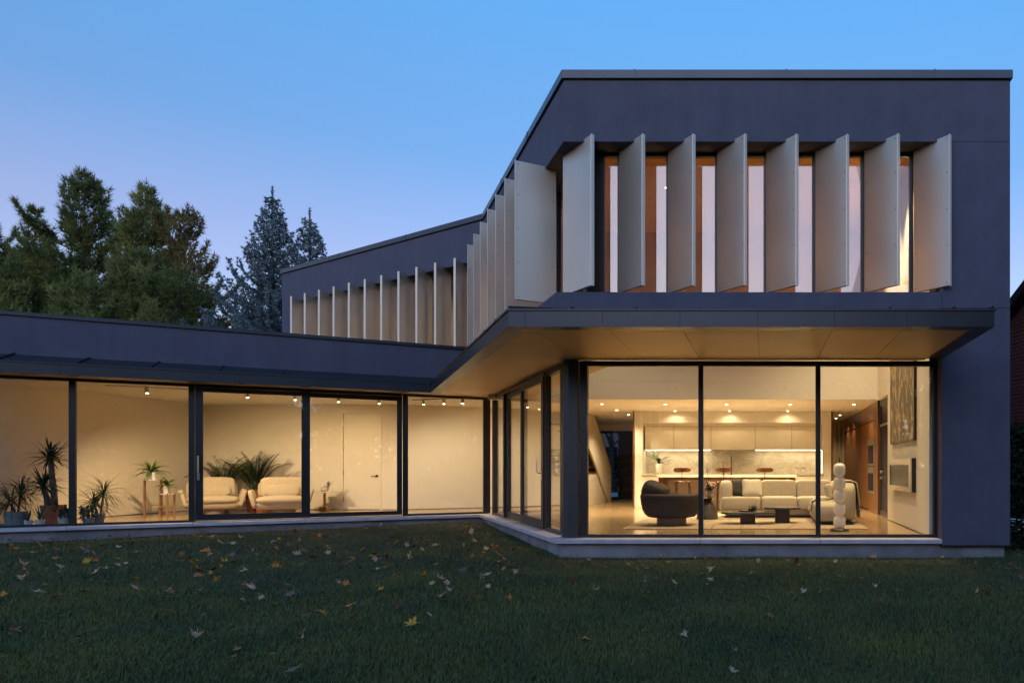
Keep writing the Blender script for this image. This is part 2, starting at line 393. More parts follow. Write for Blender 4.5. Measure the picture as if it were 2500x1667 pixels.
for a, c in zip(uu[:-1], uu[1:]): upper_window(FU, a + .002, c, .42)
# corner post between the two upper window walls
cp = inw(UP[1:4], .42)[1]
part('corner_post', BLACKM, house, lambda b: b.prism([(cp[0] + .02, cp[1]), (cp[0] + .30, cp[1] + .0), (cp[0] + .30, cp[1] + .08), (cp[0] + .08, cp[1] + .3), (cp[0] - .02, cp[1] + .45), (cp[0] - .24, cp[1] + .45)], STRIP_Z + .02, BAND_Z))

# ------------------------------------------------------------------ roofs (never seen from below, they close the house)
part('roof', BLACKM, house, lambda b: b.prism([(3.6, 26.9)] + inw(UP[1:5], .29) + [(-12.0, 27.2)], 6.86, 6.95))
part('roof', BLACKM, house, lambda b: b.prism([FW.p(-.4, .5, 0)[:2], FW.p(9.7, .5, 0)[:2], (-15.4, 22.4), (-7.0, 22.4)], 3.55, 3.65))
# parapet of the ground floor wing
par = part('wall', STUCCO, house, lambda b: b.box(-.55, 9.75, .30, .60, 2.85, 3.935, FW)); par['label'] = 'long charcoal stucco parapet above the left glass wall'
part('parapet_cap', FASCIA, house, lambda b: b.box(-.55, 9.78, .262, .66, 3.945, 4.02, FW), bevel=.005)
for u in (2.6, 6.9): part('cap_seam', FASCIA, house, lambda b: b.box(u - .012, u + .012, .255, .5, 3.94, 4.025, FW))
part('cap_shadow_gap', BLACKM, house, lambda b: b.box(-.54, 9.7, .31, .58, 3.93, 3.95, FW))
part('wall', STUCCO, house, lambda b: b.box(9.4, 9.75, .61, 8.5, -.3, 3.93, FW))

# ------------------------------------------------------------------ canopy: fascia, return lip, soffit panels, standing seam roof
canopy = MB().build('canopy', None, house, fix=False); canopy['label'] = 'projecting dark metal canopy with champagne soffit'
K0 = (2.79, 8.77); K1 = (-3.09, 8.77); K2 = (-7.538, 16.394); K3 = (K2[0] + WU[0] * 8.9, K2[1] + WU[1] * 8.9)
KP = [(2.79, 11.24), K0, K1, K2, K3]
ZB, ZT = 2.81, 3.0
def cut_path(cuts_by_seg):
    """fascia panels: the four straight runs cut at their joints"""
    inn = inw(KP, .03)
    for i, cuts in enumerate(cuts_by_seg):
        a, c = Vector(KP[i]), Vector(KP[i + 1]); ai, ci = Vector(inn[i]), Vector(inn[i + 1]); L = (c - a).length
        ts = [0] + [t / L for t in cuts] + [1]
        for t0, t1 in zip(ts[:-1], ts[1:]):
            g = .0012 / L
            e0 = g if t0 > 0 else 0; e1 = g if t1 < 1 else 0
            q = [a.lerp(c, t0 + e0 / 1), a.lerp(c, t1 - e1 / 1)]
            # interior cut ends are square, the ends of a run are mitred
            nn = Vector((-(c - a).y, (c - a).x)).normalized() * -.03
            qi = [ai if t0 == 0 else q[0] + nn, ci if t1 == 1 else q[1] + nn]
            part('fascia_panel', FASCIA, canopy, lambda b: b.prism([tuple(q[0]), tuple(q[1]), tuple(qi[1]), tuple(qi[0])], ZB, ZT), bevel=.001)
fx = [1.73, .85, -.075, -1.015, -1.95, -2.89]
cut_path([[], [2.79 - x for x in fx], [2.9, 5.9], [.72, 4.42, 6.2]])
part('drip_edge', BLACKM, canopy, lambda b: b.strip(offset(KP, .018), inw(KP, .06), ZT + .002, ZT + .024))
part('fascia_return', FASCIA, canopy, lambda b: b.strip(inw(KP, .031), inw(KP, .215), ZB + .001, ZB + .012))
part('soffit_backing', BLACKM, canopy, lambda b: b.prism(inw(KP, .2) + [FW.p(8.9, .45, 0)[:2], FW.p(-.3, .45, 0)[:2], FO.p(0.2, .45, 0)[:2], (2.75, 11.66)], ZB + .05, ZB + .056))
# soffit panels
g = .004
sf = [2.57] + fx[:-1] + [-2.90]
for a, c in zip(sf[:-1], sf[1:]):
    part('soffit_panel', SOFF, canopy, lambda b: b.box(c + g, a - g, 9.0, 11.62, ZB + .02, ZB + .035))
kin = inw(KP, .235); kc, kd = kin[2], kin[3]
# bay side panels, perpendicular to the bay wall
FK = Fr(kc, OU, ON)
Lk = math.hypot(kd[0] - kc[0], kd[1] - kc[1])
corner_in = (-2.90 - g, 11.5)
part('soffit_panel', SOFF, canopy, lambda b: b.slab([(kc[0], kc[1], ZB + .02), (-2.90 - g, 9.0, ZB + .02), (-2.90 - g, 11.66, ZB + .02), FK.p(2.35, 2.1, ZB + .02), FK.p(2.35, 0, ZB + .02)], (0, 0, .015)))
oc = [2.35, 4.1, 5.85, 7.5, Lk]
for a, c in zip(oc[:-1], oc[1:]):
    v1 = 1.75 if a < 7 else 1.75
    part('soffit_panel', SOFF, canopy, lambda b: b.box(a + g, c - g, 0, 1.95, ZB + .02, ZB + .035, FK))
FKW = Fr(kd, WU, WN)
wc = [-1.95, .5, 4.2, 6.0, 8.9]
for a, c in zip(wc[:-1], wc[1:]):
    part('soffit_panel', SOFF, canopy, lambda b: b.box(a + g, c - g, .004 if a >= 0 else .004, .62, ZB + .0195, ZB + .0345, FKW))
# standing seam roof on the canopy
ZW = 3.22
cr = MB(); ko = offset(KP, .0)
rp = [(2.79, 11.25), (-3.235, 11.25), (-6.88, 17.5), FW.p(9.0, .30, 0)[:2]]
quads = [[(2.79, 8.77, ZT + .03), (*K1, ZT + .03), (*rp[1], ZW), (*rp[0], ZW)], [(*K1, ZT + .03), (*K2, ZT + .03), (*rp[2], ZW), (*rp[1], ZW)],
         [(*K2, ZT + .03), (*K3, ZT + .03), (*rp[3], ZW), (*rp[2], ZW)]]
for q in quads: cr.slab(q, (0, 0, -.006))
cr.build('canopy_roof', FASCIA, canopy)
def seam(p, q):
    p, q = Vector(p), Vector(q); d = (q - p); s = Vector((-d.y, d.x, 0)).normalized() * .006; up = Vector((0, 0, .035))
    b = MB(); b.add([p - s, q - s, q + s, p + s, p - s + up, q - s + up, q + s + up, p + s + up], [(0, 3, 2, 1), (4, 5, 6, 7), (0, 1, 5, 4), (1, 2, 6, 5), (2, 3, 7, 6), (3, 0, 4, 7)])
    b.build('roof_seam', BLACKM, canopy)
for x in (-2.345, -1.566, -.79, -.02, .763, 1.544, 2.32, 2.783): seam((x, 8.775, ZT + .028), (x, 11.25, ZW + .0))
for t in [0.0, .95, 1.75, 2.55, 3.35, 4.15, 4.95, 5.75, 6.55, 7.35, 8.15]:
    a = (K1[0] + OU[0] * t, K1[1] + OU[1] * t, ZT + .028); dd = 1.35
    seam(a, (a[0] + ON[0] * dd, a[1] + ON[1] * dd, ZT + .028 + .09))
for t in [.7, 1.75, 2.8, 3.85, 4.9, 5.95, 7.0, 8.05]:
    a = (K2[0] + WU[0] * t, K2[1] + WU[1] * t, ZT + .028); seam(a, (a[0] + WN[0] * .74, a[1] + WN[1] * .74, ZW))

# ------------------------------------------------------------------ sills and foundation
SP = [(2.76, 11.22), S0, S1, FW.p(9.6, 0, 0)[:2]]
si = inw(SP, .345)
def sill_run(i, cuts, F, L):
    ts = [0] + cuts + [L]
    for k in range(len(ts) - 1):
        a0 = F.p(ts[k] + (.004 if k else 0), 0, 0)[:2]; a1 = F.p(ts[k + 1] - (.004 if k < len(ts) - 2 else 0), 0, 0)[:2]
        b1 = si[i + 1] if k == len(ts) - 2 else F.p(ts[k + 1] - .004, .345, 0)[:2]
        b0 = si[i] if k == 0 else F.p(ts[k] + .004, .345, 0)[:2]
        part('sill_slab', SILLM, house, lambda b: b.prism([a0, a1, b1, b0], -.065, 0.0), bevel=.004)
FS = Fr((2.76, 11.22), (-1, 0), (0, 1))
sill_run(0, [2.76 - .872, 2.76 + .995], FS, 6.0)
LO = math.hypot(S1[0] - S0[0], S1[1] - S0[1])
sill_run(1, [.004 + LO / 2 + .6], FO, LO)
sill_run(2, [1.555, 3.516, 5.434, 7.324], FW, 9.6)
FP = [(3.756, 26.5), (3.756, 11.33), inw(SP, .11)[1], inw(SP, .11)[2], FW.p(9.6, .11, 0)[:2]]
part('foundation', CONC, house, lambda b: b.strip(FP, inw(FP, .2), -1.2, -.0665))
part('foundation', CONC, house, lambda b: b.box(2.765, 3.75, 11.34, 12, -.1, -.068))

# ------------------------------------------------------------------ ground floor glass: front
def glazed(F, u0, u1, v, z0, z1, wl=.04, wr=.04, wb=.045, wt=.08, gl=GLASS, name='window', m=BLACKM, d=.1):
    fr = MB()
    if wl: fr.box(u0, u0 + wl, v, v + d, z0, z1, F)
    if wr: fr.box(u1 - wr, u1, v, v + d, z0, z1, F)
    fr.box(u0 + wl, u1 - wr, v + .002, v + d - .002, z0, z0 + wb, F).box(u0 + wl, u1 - wr, v + .002, v + d - .002, z1 - wt, z1, F)
    f = fr.build(name, m, house)
    part('pane', gl, f, lambda b: b.box(u0 + wl - .005, u1 - wr + .005, v + d / 2, v + d / 2 + .014, z0 + wb - .005, z1 - wt + .005, F))
    return f
FG = Fr((0, 11.55), (1, 0), (0, 1))
glazed(FG, -2.93, -1.0075, 0, .001, 2.809, wl=.114, wr=.0375)
glazed(FG, -1.0065, .8645, 0, .001, 2.809, wl=.0375, wr=.0375)
glazed(FG, .8655, 2.765, 0, .001, 2.809, wl=.0375, wr=.06)
part('corner_post', POSTM, house, lambda b: b.prism([(-2.945, 11.50), (-3.10, 11.50), (-3.20, 11.56), (-3.27, 11.69), (-3.12, 11.78), (-2.945, 11.70)], .001, 2.809), bevel=.004)
# side reveal of the right wall, behind the front window
# ------------------------------------------------------------------ ground floor glass: bay side (fixed, slider, slider, fixed)
VG = .27
glazed(FO, .66, 1.75, VG, .001, 2.809, wl=.05, wr=.05, m=POSTM)
f = glazed(FO, 1.80, 3.70, VG - .02, .03, 2.74, wl=.16, wr=.10, wb=.15, wt=.10, name='sliding_door', m=POSTM, d=.06)
def lever(parent, F, u, v, z, flip=1):
    b = MB(); b.box(u - .018, u + .018, v - .012, v, z - .13, z + .03, F)
    b.tube([F.p(u, v - .01, z), F.p(u, v - .07, z), F.p(u + .03 * flip, v - .085, z + .02), F.p(u + .05 * flip, v - .085, z + .12), F.p(u + .055 * flip, v - .085, z + .26)], .011, 8)
    return b.build('handle', STEEL, parent, smooth=False)
lever(f, FO, 1.88, VG - .02, 1.02, 1)
glazed(FO, 3.66, 5.50, VG + .055, .03, 2.74, wl=.10, wr=.2, wb=.12, wt=.10, name='sliding_door', m=POSTM, d=.06)
glazed(FO, 5.51, 6.95, VG, .001, 2.809, wl=.10, wr=.16, m=POSTM)
part('door_track', STEEL, house, lambda b: b.box(1.80, 5.5, VG - .06, VG + .1, .001, .022, FO))
part('head_frame', POSTM, house, lambda b: b.box(1.76, 5.505, VG - .015, VG + .14, 2.745, 2.809, FO))
# ------------------------------------------------------------------ ground floor glass: left wing
glazed(FW, -.30, 1.62, VG, .001, 2.82, wl=.16, wr=.11, wt=.05)
f2 = glazed(FW, 1.63, 3.60, VG + .055, .03, 2.76, wl=.107, wr=.16, wb=.09, wt=.10, name='sliding_door', d=.06)
f1 = glazed(FW, 3.44, 5.43, VG - .02, .03, 2.76, wl=.137, wr=.127, wb=.125, wt=.09, name='sliding_door', d=.06)
hb = MB(); hb.box(5.355, 5.395, VG - .045, VG - .02, .86, 1.0, FW); hb.tube([FW.p(5.375, VG - .03, 1.0), FW.p(5.375, VG - .085, 1.02), FW.p(5.375, VG - .085, 1.36)], .016, 8)
hb.build('handle', STEEL, f1)
glazed(FW, 5.44, 7.305, VG, .001, 2.82, wl=.10, wr=.045, wt=.05)
glazed(FW, 7.306, 9.4, VG, .001, 2.82, wl=.05, wr=.05, wt=.05)
part('door_track', STEEL, house, lambda b: b.box(1.63, 5.43, VG - .04, VG + .1, .001, .022, FW))
part('head_frame', BLACKM, house, lambda b: b.box(1.63, 5.43, VG - .025, VG + .14, 2.765, 2.82, FW))

# ================================================================== INTERIOR SHELL
def struct(name, m, fn, **k): return tag(part(name, m, None, fn, **k), kind='structure')
fi = inw(SP, .347)
struct('floor', FLOORM, lambda b: b.prism([(2.755, 11.567), fi[1], fi[2], FW.p(9.38, .347, 0)[:2], (-15.2, 26.4), (2.755, 26.4)], -.3, -.002))
struct('ceiling_left', CEILM, lambda b: b.prism([FW.p(-.3, .40, 0)[:2], FW.p(9.38, .40, 0)[:2], (-15.1, 19.6), (-9.5, 19.6), (-5.0, 22.2), (-5.0, 16.945), (-6.3, 16.945)], 2.80, 2.90))
struct('ceiling_kitchen', CEILM, lambda b: b.prism([(-6.3, 16.947), (2.9, 16.947), (2.9, 26.3), (-6.6, 26.3)], 2.71, 2.795))
CEDAR = mat('cedar_ceiling', (0.55, 0.24, 0.065), .5, col2=(0.72, 0.34, 0.11), vscale=2.0, stretch=(1, 9, 1))
struct('ceiling_upper', CEDAR, lambda b: b.prism([(2.66, 11.7), (-2.7, 11.75)] + [FOu.p(6.6, .52, 0)[:2], FU.p(8.7, .52, 0)[:2], FU.p(8.7, 4.5, 0)[:2], (2.66, 17.2)], 6.60, 6.66))
struct('wall_left', WHITE, lambda b: b.box(-15.3, -15.0, 12.95, 19.6, 0, 2.8))
bw = struct('wall_back', WHITE, lambda b: b.box(-15.0, -11.24, 19.30, 19.45, .001, 2.8).box(-10.19, -9.62, 19.30, 19.45, .001, 2.8).box(-11.24, -10.19, 19.30, 19.45, 2.60, 2.8))
FB = Fr((-9.62, 19.30), (.8637, .504), (-.504, .8637))
struct('wall_angled', WHITE, lambda b: b.box(0, 5.0, 0, .15, .001, 2.8, FB))
BASE = mat('baseboard_brown', (0.20, 0.17, 0.13), 0.6)  # flat grey-brown for thin wall-foot strips, door backing, carcass and plinth
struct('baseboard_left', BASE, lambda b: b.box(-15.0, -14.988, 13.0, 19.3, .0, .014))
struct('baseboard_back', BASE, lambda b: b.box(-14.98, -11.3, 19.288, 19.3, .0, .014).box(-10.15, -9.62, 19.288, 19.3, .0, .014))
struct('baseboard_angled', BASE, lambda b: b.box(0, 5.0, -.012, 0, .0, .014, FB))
struct('wall_bulkhead', WHITE, lambda b: b.box(-6.45, 2.66, 16.94, 17.1, 2.709, 4.3))
struct('wall_loft', CEDAR, lambda b: b.box(-6.45, 2.66, 16.94, 17.1, 4.301, 6.6))
struct('wall_right', WHITE, lambda b: b.box(2.66, 2.757, 11.66, 15.58, .001, 6.6).box(2.66, 2.757, 15.58, 17.0, 2.69, 6.6))
struct('baseboard_right', BASE, lambda b: b.box(2.65, 2.66, 11.67, 15.57, .0, .014))
struct('wall_stair', WHITE, lambda b: b.box(-6.6, -6.45, 21.4, 26.0, .001, 2.71))
struct('wall_entry', WHITE, lambda b: b.box(-6.6, -6.02, 26.0, 26.2, .001, 2.71).box(-4.2, 2.76, 26.0, 26.2, .001, 2.71).box(-6.02, -4.2, 26.0, 26.2, 2.44, 2.71))
CURT = mat('beige_curtain', (0.42, 0.34, 0.24), 0.9, var=0.15, vscale=1.0, stretch=(14, 1, .05))
b = MB(); n = 60; vs = []
for i in range(n):
    x = 1.2 + 1.5 * i / (n - 1); y = 24.4 + .05 * math.sin(i * 1.15)
    vs += [(x, y, .02), (x, y, 2.70), (x, y + .02, .02), (x, y + .02, 2.70)]
b.add(vs, [(4 * i, 4 * i + 4, 4 * i + 5, 4 * i + 1) for i in range(n - 1)] + [(4 * i + 2, 4 * i + 3, 4 * i + 7, 4 * i + 6) for i in range(n - 1)])
tag(b.build('curtain', CURT, smooth=True), 'pleated beige curtain at the far end of the passage beside the kitchen', 'curtain')
# upper storey rooms behind the louvers
struct('floor_upper', WHITE, lambda b: b.prism([FOu.p(6.9, .6, 0)[:2], FU.p(8.8, .6, 0)[:2], FU.p(8.8, 4.6, 0)[:2], (-4.0, 23.0), (-4.0, 17.1), (-6.3, 17.1)], 3.05, 3.15))
struct('wall_upper', WHITE, lambda b: b.box(-1.5, 9.4, 4.2, 4.35, 3.15, 6.6, FU).box(9.2, 9.4, .5, 4.2, 3.15, 6.6, FU).box(3.0, 3.1, 1.2, 4.2, 3.15, 6.6, FU))

# interior door in the back wall of the left room
idoor = thing('interior_door', 'tall plain white door with lever handle in the left room back wall', 'door', (-10.715, 19.30, 0))
def ip(name, m, fn, parent=idoor, **k): return part(name, m, parent, fn, **k)
ip('door_frame', WDOOR, lambda b: b.box(-.53, -.49, -.012, .13, .0, 2.605).box(.49, .53, -.012, .13, .0, 2.605).box(-.49, .49, -.012, .13, 2.565, 2.605))
leaf = ip('door_leaf', WDOOR, lambda b: b.box(-.482, .482, .012, .055, .012, 2.557), bevel=.002)
ip('door_backing', BASE, lambda b: b.box(-.49, .49, .07, .12, 0, 2.565))
for z in (.28, .98, 1.63, 2.30): ip('hinge', STEEL, lambda b: b.box(-.492, -.476, -.014, .02, z - .06, z + .06))
hb = MB(); hb.lathe([(.0, 0), (.032, 0), (.032, .02), (0, .02)], 16, (0, 0, 0))
hb.v = [(x + .41, -z + .01, y + .90) for x, y, z in hb.v]
hb.tube([(.41, .0, .90), (.41, -.045, .90), (.28, -.05, .89)], .011, 8); hb.build('handle', mat('dark_nickel', (0.08, 0.07, 0.065), .3, .9), leaf)

# entry door with glass sidelight
ed = thing('entry_door', 'dark wood front door with glass sidelight at the end of the hall', 'door', (-5.2, 26.0, 0))
ip('door_frame', DWOOD, lambda b: b.box(-.82, -.76, -.02, .15, 0, 2.44).box(-.03, .0, -.02, .15, 0, 2.44).box(-.76, -.03, -.02, .15, 2.36, 2.44).box(0, 1.0, -.02, .15, 2.38, 2.44).box(-.76, -.03, -.02, .15, 0, .08), ed)
dl = ip('door_leaf', DWOOD, lambda b: b.box(.012, .99, 0, .08, .01, 2.375), ed)
for z in (.35, 1.85, 2.18): ip('hinge', STEEL, lambda b: b.box(-.028, .008, -.032, -.021, z - .07, z + .07), ed)
ip('sidelight', GLASS, lambda b: b.box(-.762, -.028, .06, .074, .078, 2.362), ed)

# staircase along the hall
stair = thing('staircase', 'white staircase with sloping solid balustrade and dark treads', 'staircase', (-5.2, 24.4, 0))
STAIRW = mat('stair_white', (0.78, 0.72, 0.62), 0.6)
ip('stringer', STAIRW, lambda b: b.slab([(-.02, .10, .001), (-.02, .10, 1.08), (-.02, -2.22, 2.70), (-.02, -3.4, 2.70), (-.02, -3.4, 1.99), (-.02, -3.08, 1.79), (-.02, -1.24, .625), (-.02, -.31, .001)], (.06, 0, 0)), stair)
ip('side_panel', STAIRW, lambda b: b.slab([(-.05, -.33, .001), (-.05, -1.24, .60), (-.05, -1.80, .95), (-.05, -3.6, .95), (-.05, -3.6, .001)], (.03, 0, 0)), stair)
for k in range(4): ip('lower_tread', WALNUT, lambda b: b.box(-1.1, -.10, -3.5, -1.9, 1.10 + .17 * k, 1.135 + .17 * k), stair)
for k in range(4): ip('lower_riser', mat('pale_riser', (.72, .70, .74), .6), lambda b: b.box(-.80, -.76, -3.5, -1.9, .99 + .17 * k, 1.099 + .17 * k), stair)
ip('ledge_cap', WALNUT, lambda b: b.box(-.35, .005, -3.6, -1.85, .951, .985), stair)
ip('handrail', BLACKM, lambda b: b.slab([(-.03, .10, 1.081), (-.03, .10, 1.105), (-.03, -2.2, 2.709), (-.03, -2.23, 2.70)], (.08, 0, 0)), stair)
for k in range(13): ip('tread', WALNUT, lambda b: b.box(-1.2, -.06, -.26 - .25 * k - .02, -.25 * k, .185 * (k + 1) - .04, .185 * (k + 1)), stair)
for k in range(13): ip('riser', STAIRW, lambda b: b.box(-1.2, -.06, -.25 * k - .02, -.25 * k - .005, .185 * k + .001, .185 * (k + 1) - .041), stair)

# ================================================================== KITCHEN
kit = thing('kitchen_unit', 'white built-in kitchen niche with gloss wall cabinets and marble backsplash', 'kitchen', (0, 20.5, 0))
kp = lambda name, m, fn, parent=kit, **k: part(name, m, parent, fn, **k)
kp('surround', WHITE, lambda b: b.box(-3.66, -3.43, 0, .75, .001, 2.708).box(1.66, 1.90, 0, .75, .001, 2.708).box(-3.43, 1.66, 0, .75, 2.39, 2.708))
kp('side_trim', WALNUT, lambda b: b.box(-3.70, -3.661, -.03, .76, .001, 2.708))
kp('side_trim', WALNUT, lambda b: b.box(1.901, 1.94, -.03, .76, .001, 2.708))
kp('backsplash', MARBLE, lambda b: b.box(-3.43, 1.66, .56, .60, .95, 1.66))
kp('back_panel', WHITE, lambda b: b.box(-3.43, 1.66, .60, .64, 1.6, 2.39))
cx_ = [-3.40, -2.57, -1.512, -.249, .796, 1.645]
for a, c in zip(cx_[:-1], cx_[1:]): kp('cabinet_door', GLOSSW, lambda b: b.box(a + .006, c - .006, .20, .222, 1.63, 2.29), bevel=.002)
kp('cabinet_carcass', BASE, lambda b: b.box(-3.40, 1.645, .224, .56, 1.628, 2.30))
kp('cabinet_top', GLOSSW, lambda b: b.box(-3.43, 1.66, .205, .55, 2.301, 2.389))
kp('counter', MARBLE, lambda b: b.box(-3.46, 1.69, -.05, .56, .905, .95), bevel=.003)
for a, c in [(-3.43, -2.6), (-2.6, -1.75), (-1.75, -.9), (-.9, -.05), (-.05, .8), (.8, 1.66)]:
    kp('base_door', GLOSSW, lambda b: b.box(a + .003, c - .003, .0, .022, .09, .9))
kp('plinth', BASE, lambda b: b.box(-3.43, 1.66, .05, .5, .001, .088))
LEDM = mat('led_strip', (1, .9, .7), .5, emit=(1.0, .78, .45), estr=9.0)
for a, c in ((-3.38, -1.52), (-.24, 1.63)):
    kp('led_strip', LEDM, lambda b: b.box(a, c, .21, .235, 1.612, 1.627))
    ld = bpy.data.lights.new('led_light', 'AREA'); ld.shape = 'RECTANGLE'; ld.size = c - a; ld.size_y = .03; ld.energy = 13; ld.color = (1, .74, .42)
    lo = bpy.data.objects.new('led_light', ld); COL.objects.link(lo); lo.location = ((a + c) / 2, .30, 1.605); lo.parent = kit
kp('led_side_strip', LEDM, lambda b: b.box(1.645, 1.658, .22, .235, .97, 1.60))

isl = thing('kitchen_island', 'long kitchen island with pale stone top and dark wood frame under it', 'island', (-.95, 18.9, 0))
ip('countertop', MARBLE, lambda b: b.box(-1.80, 1.80, -.3, .45, .868, .92), isl, bevel=.003)
ip('apron', WALNUT, lambda b: b.box(-1.57, 1.57, -.06, .4, .82, .867), isl)
ip('end_panel', WALNUT, lambda b: b.box(-1.76, -1.58, -.25, .42, .001, .867), isl)
ip('end_panel', WALNUT, lambda b: b.box(1.58, 1.76, -.25, .42, .001, .867), isl)
ip('front_panel', mat('island_taupe', (.30, .235, .20), .5), lambda b: b.box(-1.569, 1.569, .0, .42, .001, .815), isl)
fa = tag(part('faucet', mat('black_faucet', (.02, .02, .02), .3, .6), None, lambda b: b.tube([(-.86, 19.2, .92), (-.86, 19.2, 1.38), (-.86, 19.14, 1.43), (-.86, 19.04, 1.42), (-.86, 19.03, 1.34)], .018, 8).lathe([(.03, 0), (.03, .02), (.02, .03)], 12, (-.86, 19.2, .92)), smooth=True), 'tall black kitchen faucet on the island', 'faucet')
tag(part('soap_dispenser', BLACKM, None, lambda b: b.tube([(-1.08, 19.2, .92), (-1.08, 19.2, 1.24), (-1.06, 19.17, 1.26)], .009, 8).lathe([(.022, 0), (.022, .02)], 10, (-1.08, 19.2, .92))), 'slim black dispenser left of the kitchen faucet', 'dispenser')
for k, (x, w) in enumerate(((.95, 'left'), (1.13, 'right'))):
    t = thing('canister', 'small white canister with wooden lid, %s of the pair on the counter' % w, 'canister', (x, 20.6, .951), group='canisters on the counter')
    ip('jar', WPOT, lambda b: b.lathe([(.045, 0), (.06, .02), (.06, .14), (0, .14)], 16), t, smooth=False)
    ip('lid', OAK, lambda b: b.lathe([(.058, .141), (.058, .165), (0, .165)], 16), t)

STOOLL = ['left', 'middle', 'right']
for i, x in enumerate((-2.05, -1.0, .02)):
    t = thing('bar_stool', 'bar stool with copper lacquer backrest, %s of three at the island' % STOOLL[i], 'stool', (x, 18.35, 0), group='bar stools at the kitchen island')
    ip('seat', BROWNM, lambda b: b.blob((0, 0, .755), (.22, .19, .022), .35, .5, 24, 6), t, smooth=True)
    bb = MB(); vs = []
    for k in range(13):
        a = -1 + 2 * k / 12; w = .055 * (1 - abs(a) ** 6) ** .5 if abs(a) < 1 else .012
        yy = -.24 + .08 * a * a
        vs += [(.22 * a, yy, 1.06 - w), (.22 * a, yy, 1.06 + w), (.22 * a, yy + .02, 1.06 - w), (.22 * a, yy + .02, 1.06 + w)]
    bb.add(vs, [f for k in range(12) for f in ((4 * k, 4 * k + 4, 4 * k + 5, 4 * k + 1), (4 * k + 2, 4 * k + 3, 4 * k + 7, 4 * k + 6), (4 * k + 1, 4 * k + 5, 4 * k + 7, 4 * k + 3), (4 * k, 4 * k + 2, 4 * k + 6, 4 * k + 4))] + [(0, 1, 3, 2), (48, 50, 51, 49)])
    bb.build('backrest', COPPER, t, smooth=False)
    ip('back_stem', BROWNM, lambda b: b.tube([(0, -.2, .74), (0, -.235, 1.02)], .009, 6), t)
    for sx in (-1, 1):
        for sy in (-1, 1): ip('leg', BROWNM, lambda b: b.tube([(.16 * sx, .14 * sy, .74), (.19 * sx, .17 * sy, 0)], .013, 8), t)
    ip('footrest', BROWNM, lambda b: b.tube([(-.18, -.16, .26), (.18, -.16, .26)], .01, 6).tube([(-.18, .16, .26), (.18, .16, .26)], .01, 6).tube([(-.18, -.16, .26), (-.18, .16, .26)], .01, 6).tube([(.18, -.16, .26), (.18, .16, .26)], .01, 6), t)

# walnut storage wall with ovens
ww = thing('walnut_storage_wall', 'walnut panelled storage wall with built-in ovens on the right', 'cabinet', (2.70, 17.2, 0))
def wp(name, m, y0, y1, z0, z1, x0=.0, x1=.056, parent=ww): return part(name, m, parent, lambda b: b.box(x0, x1, y0, y1, z0, z1), bevel=.002)
wp('panel', WALNUT, 0, .55, .001, 2.708)
wp('header', WALNUT, .553, 7.2, 2.30, 2.708)
part('shadow_slot', BLACKM, ww, lambda b: b.box(.035, .056, .553, 7.2, 2.265, 2.299))
yy = [.553, 1.55, 2.35, 3.2, 4.05, 4.9, 6.0, 7.2]
for k, (a, c) in enumerate(zip(yy[:-1], yy[1:])):
    if k == 0:
        wp('panel', WALNUT, a, c, .001, .48); wp('panel', WALNUT, a, c, 1.84, 2.262)
        for (z0, z1) in ((.485, 1.14), (1.16, 1.835)):
            ov = wp('oven', STEEL, a + .01, c - .01, z0, z1, -.012, .05)
            part('oven_glass', DARKG, ov, lambda b: b.box(-.016, -.011, a + .08, c - .08, z0 + .06, z1 - .16))
            part('oven_handle', STEEL, ov, lambda b: b.tube([(-.05, a + .1, z1 - .11), (-.05, c - .1, z1 - .11)], .012, 8))
    else: 
        d = wp('cabinet_door', WALNUT, a + .003, c - .003, .05, 2.262)
        part('knob', BLACKM, d, lambda b: b.box(-.02, 0, a + .05, a + .07, 1.05, 1.07))
# recessed dark glass door between the white wall and the walnut wall
gd = thing('dark_glass_door', 'narrow dark glass side door between white wall and walnut panels', 'door', (2.66, 15.59, 0))
ip('door_frame', mat('navy_frame', (.012, .014, .03), .4), lambda b: b.box(.085, .12, .0, .10, .001, 2.68).box(.085, .12, 1.49, 1.60, .001, 2.68).box(.085, .12, .10, 1.49, 2.55, 2.68).box(.085, .12, .10, 1.49, .001, .12), gd)
ip('pane', DARKG, lambda b: b.box(.095, .098, .1, 1.49, .12, 2.55), gd)
ip('rail', STEEL, lambda b: b.box(.08, .092, .1, 1.49, 2.08, 2.13), gd)
ip('knob', STEEL, lambda b: b.blob((.06, 1.2, 1.02), (.03, .03, .03)).blob((.06, 1.2, .88), (.03, .03, .03)), gd, smooth=True)

# ================================================================== LIGHT FITTINGS
WARM = (1.0, .71, .39)
LK = 2.6
BULB = mat('lit_bulb', (1, .9, .75), .5, emit=(1.0, .80, .50), estr=22.0)
TRIM = mat('downlight_trim', (.75, .72, .68), .4)
def spot(parent, energy, size, loc, rot=(0, 0, 0), blend=.7, rad=.05, col=WARM):
    d = bpy.data.lights.new('bulb_light', 'SPOT'); d.energy = energy * LK; d.spot_size = R(size); d.spot_blend = blend; d.shadow_soft_size = rad; d.color = col
    o = bpy.data.objects.new('bulb_light', d); COL.objects.link(o); o.parent = parent; o.location = loc; o.rotation_euler = rot
def downlight(x, y, z, label, e, size=130, group='recessed ceiling downlights', tilt=(0, 0, 0), rad=.045):
    t = thing('downlight', label, 'light', (x, y, z), group=group)
    part('trim', TRIM, t, lambda b: b.lathe([(.036, -.001), (.062, -.001), (.06, -.008), (.04, -.008)], 20))
    part('bulb', BULB, t, lambda b: b.lathe([(0, -.004), (.036, -.004), (.034, -.012), (0, -.016)], 16))
    spot(t, e, size, (0, 0, -.03), tilt)
for i, y in enumerate((18.07, 19.9, 21.65)): downlight(-4.04, y, 2.708, 'round downlight in the hall ceiling, %s one of three in line' % ('nearest', 'middle', 'farthest')[i], 120)
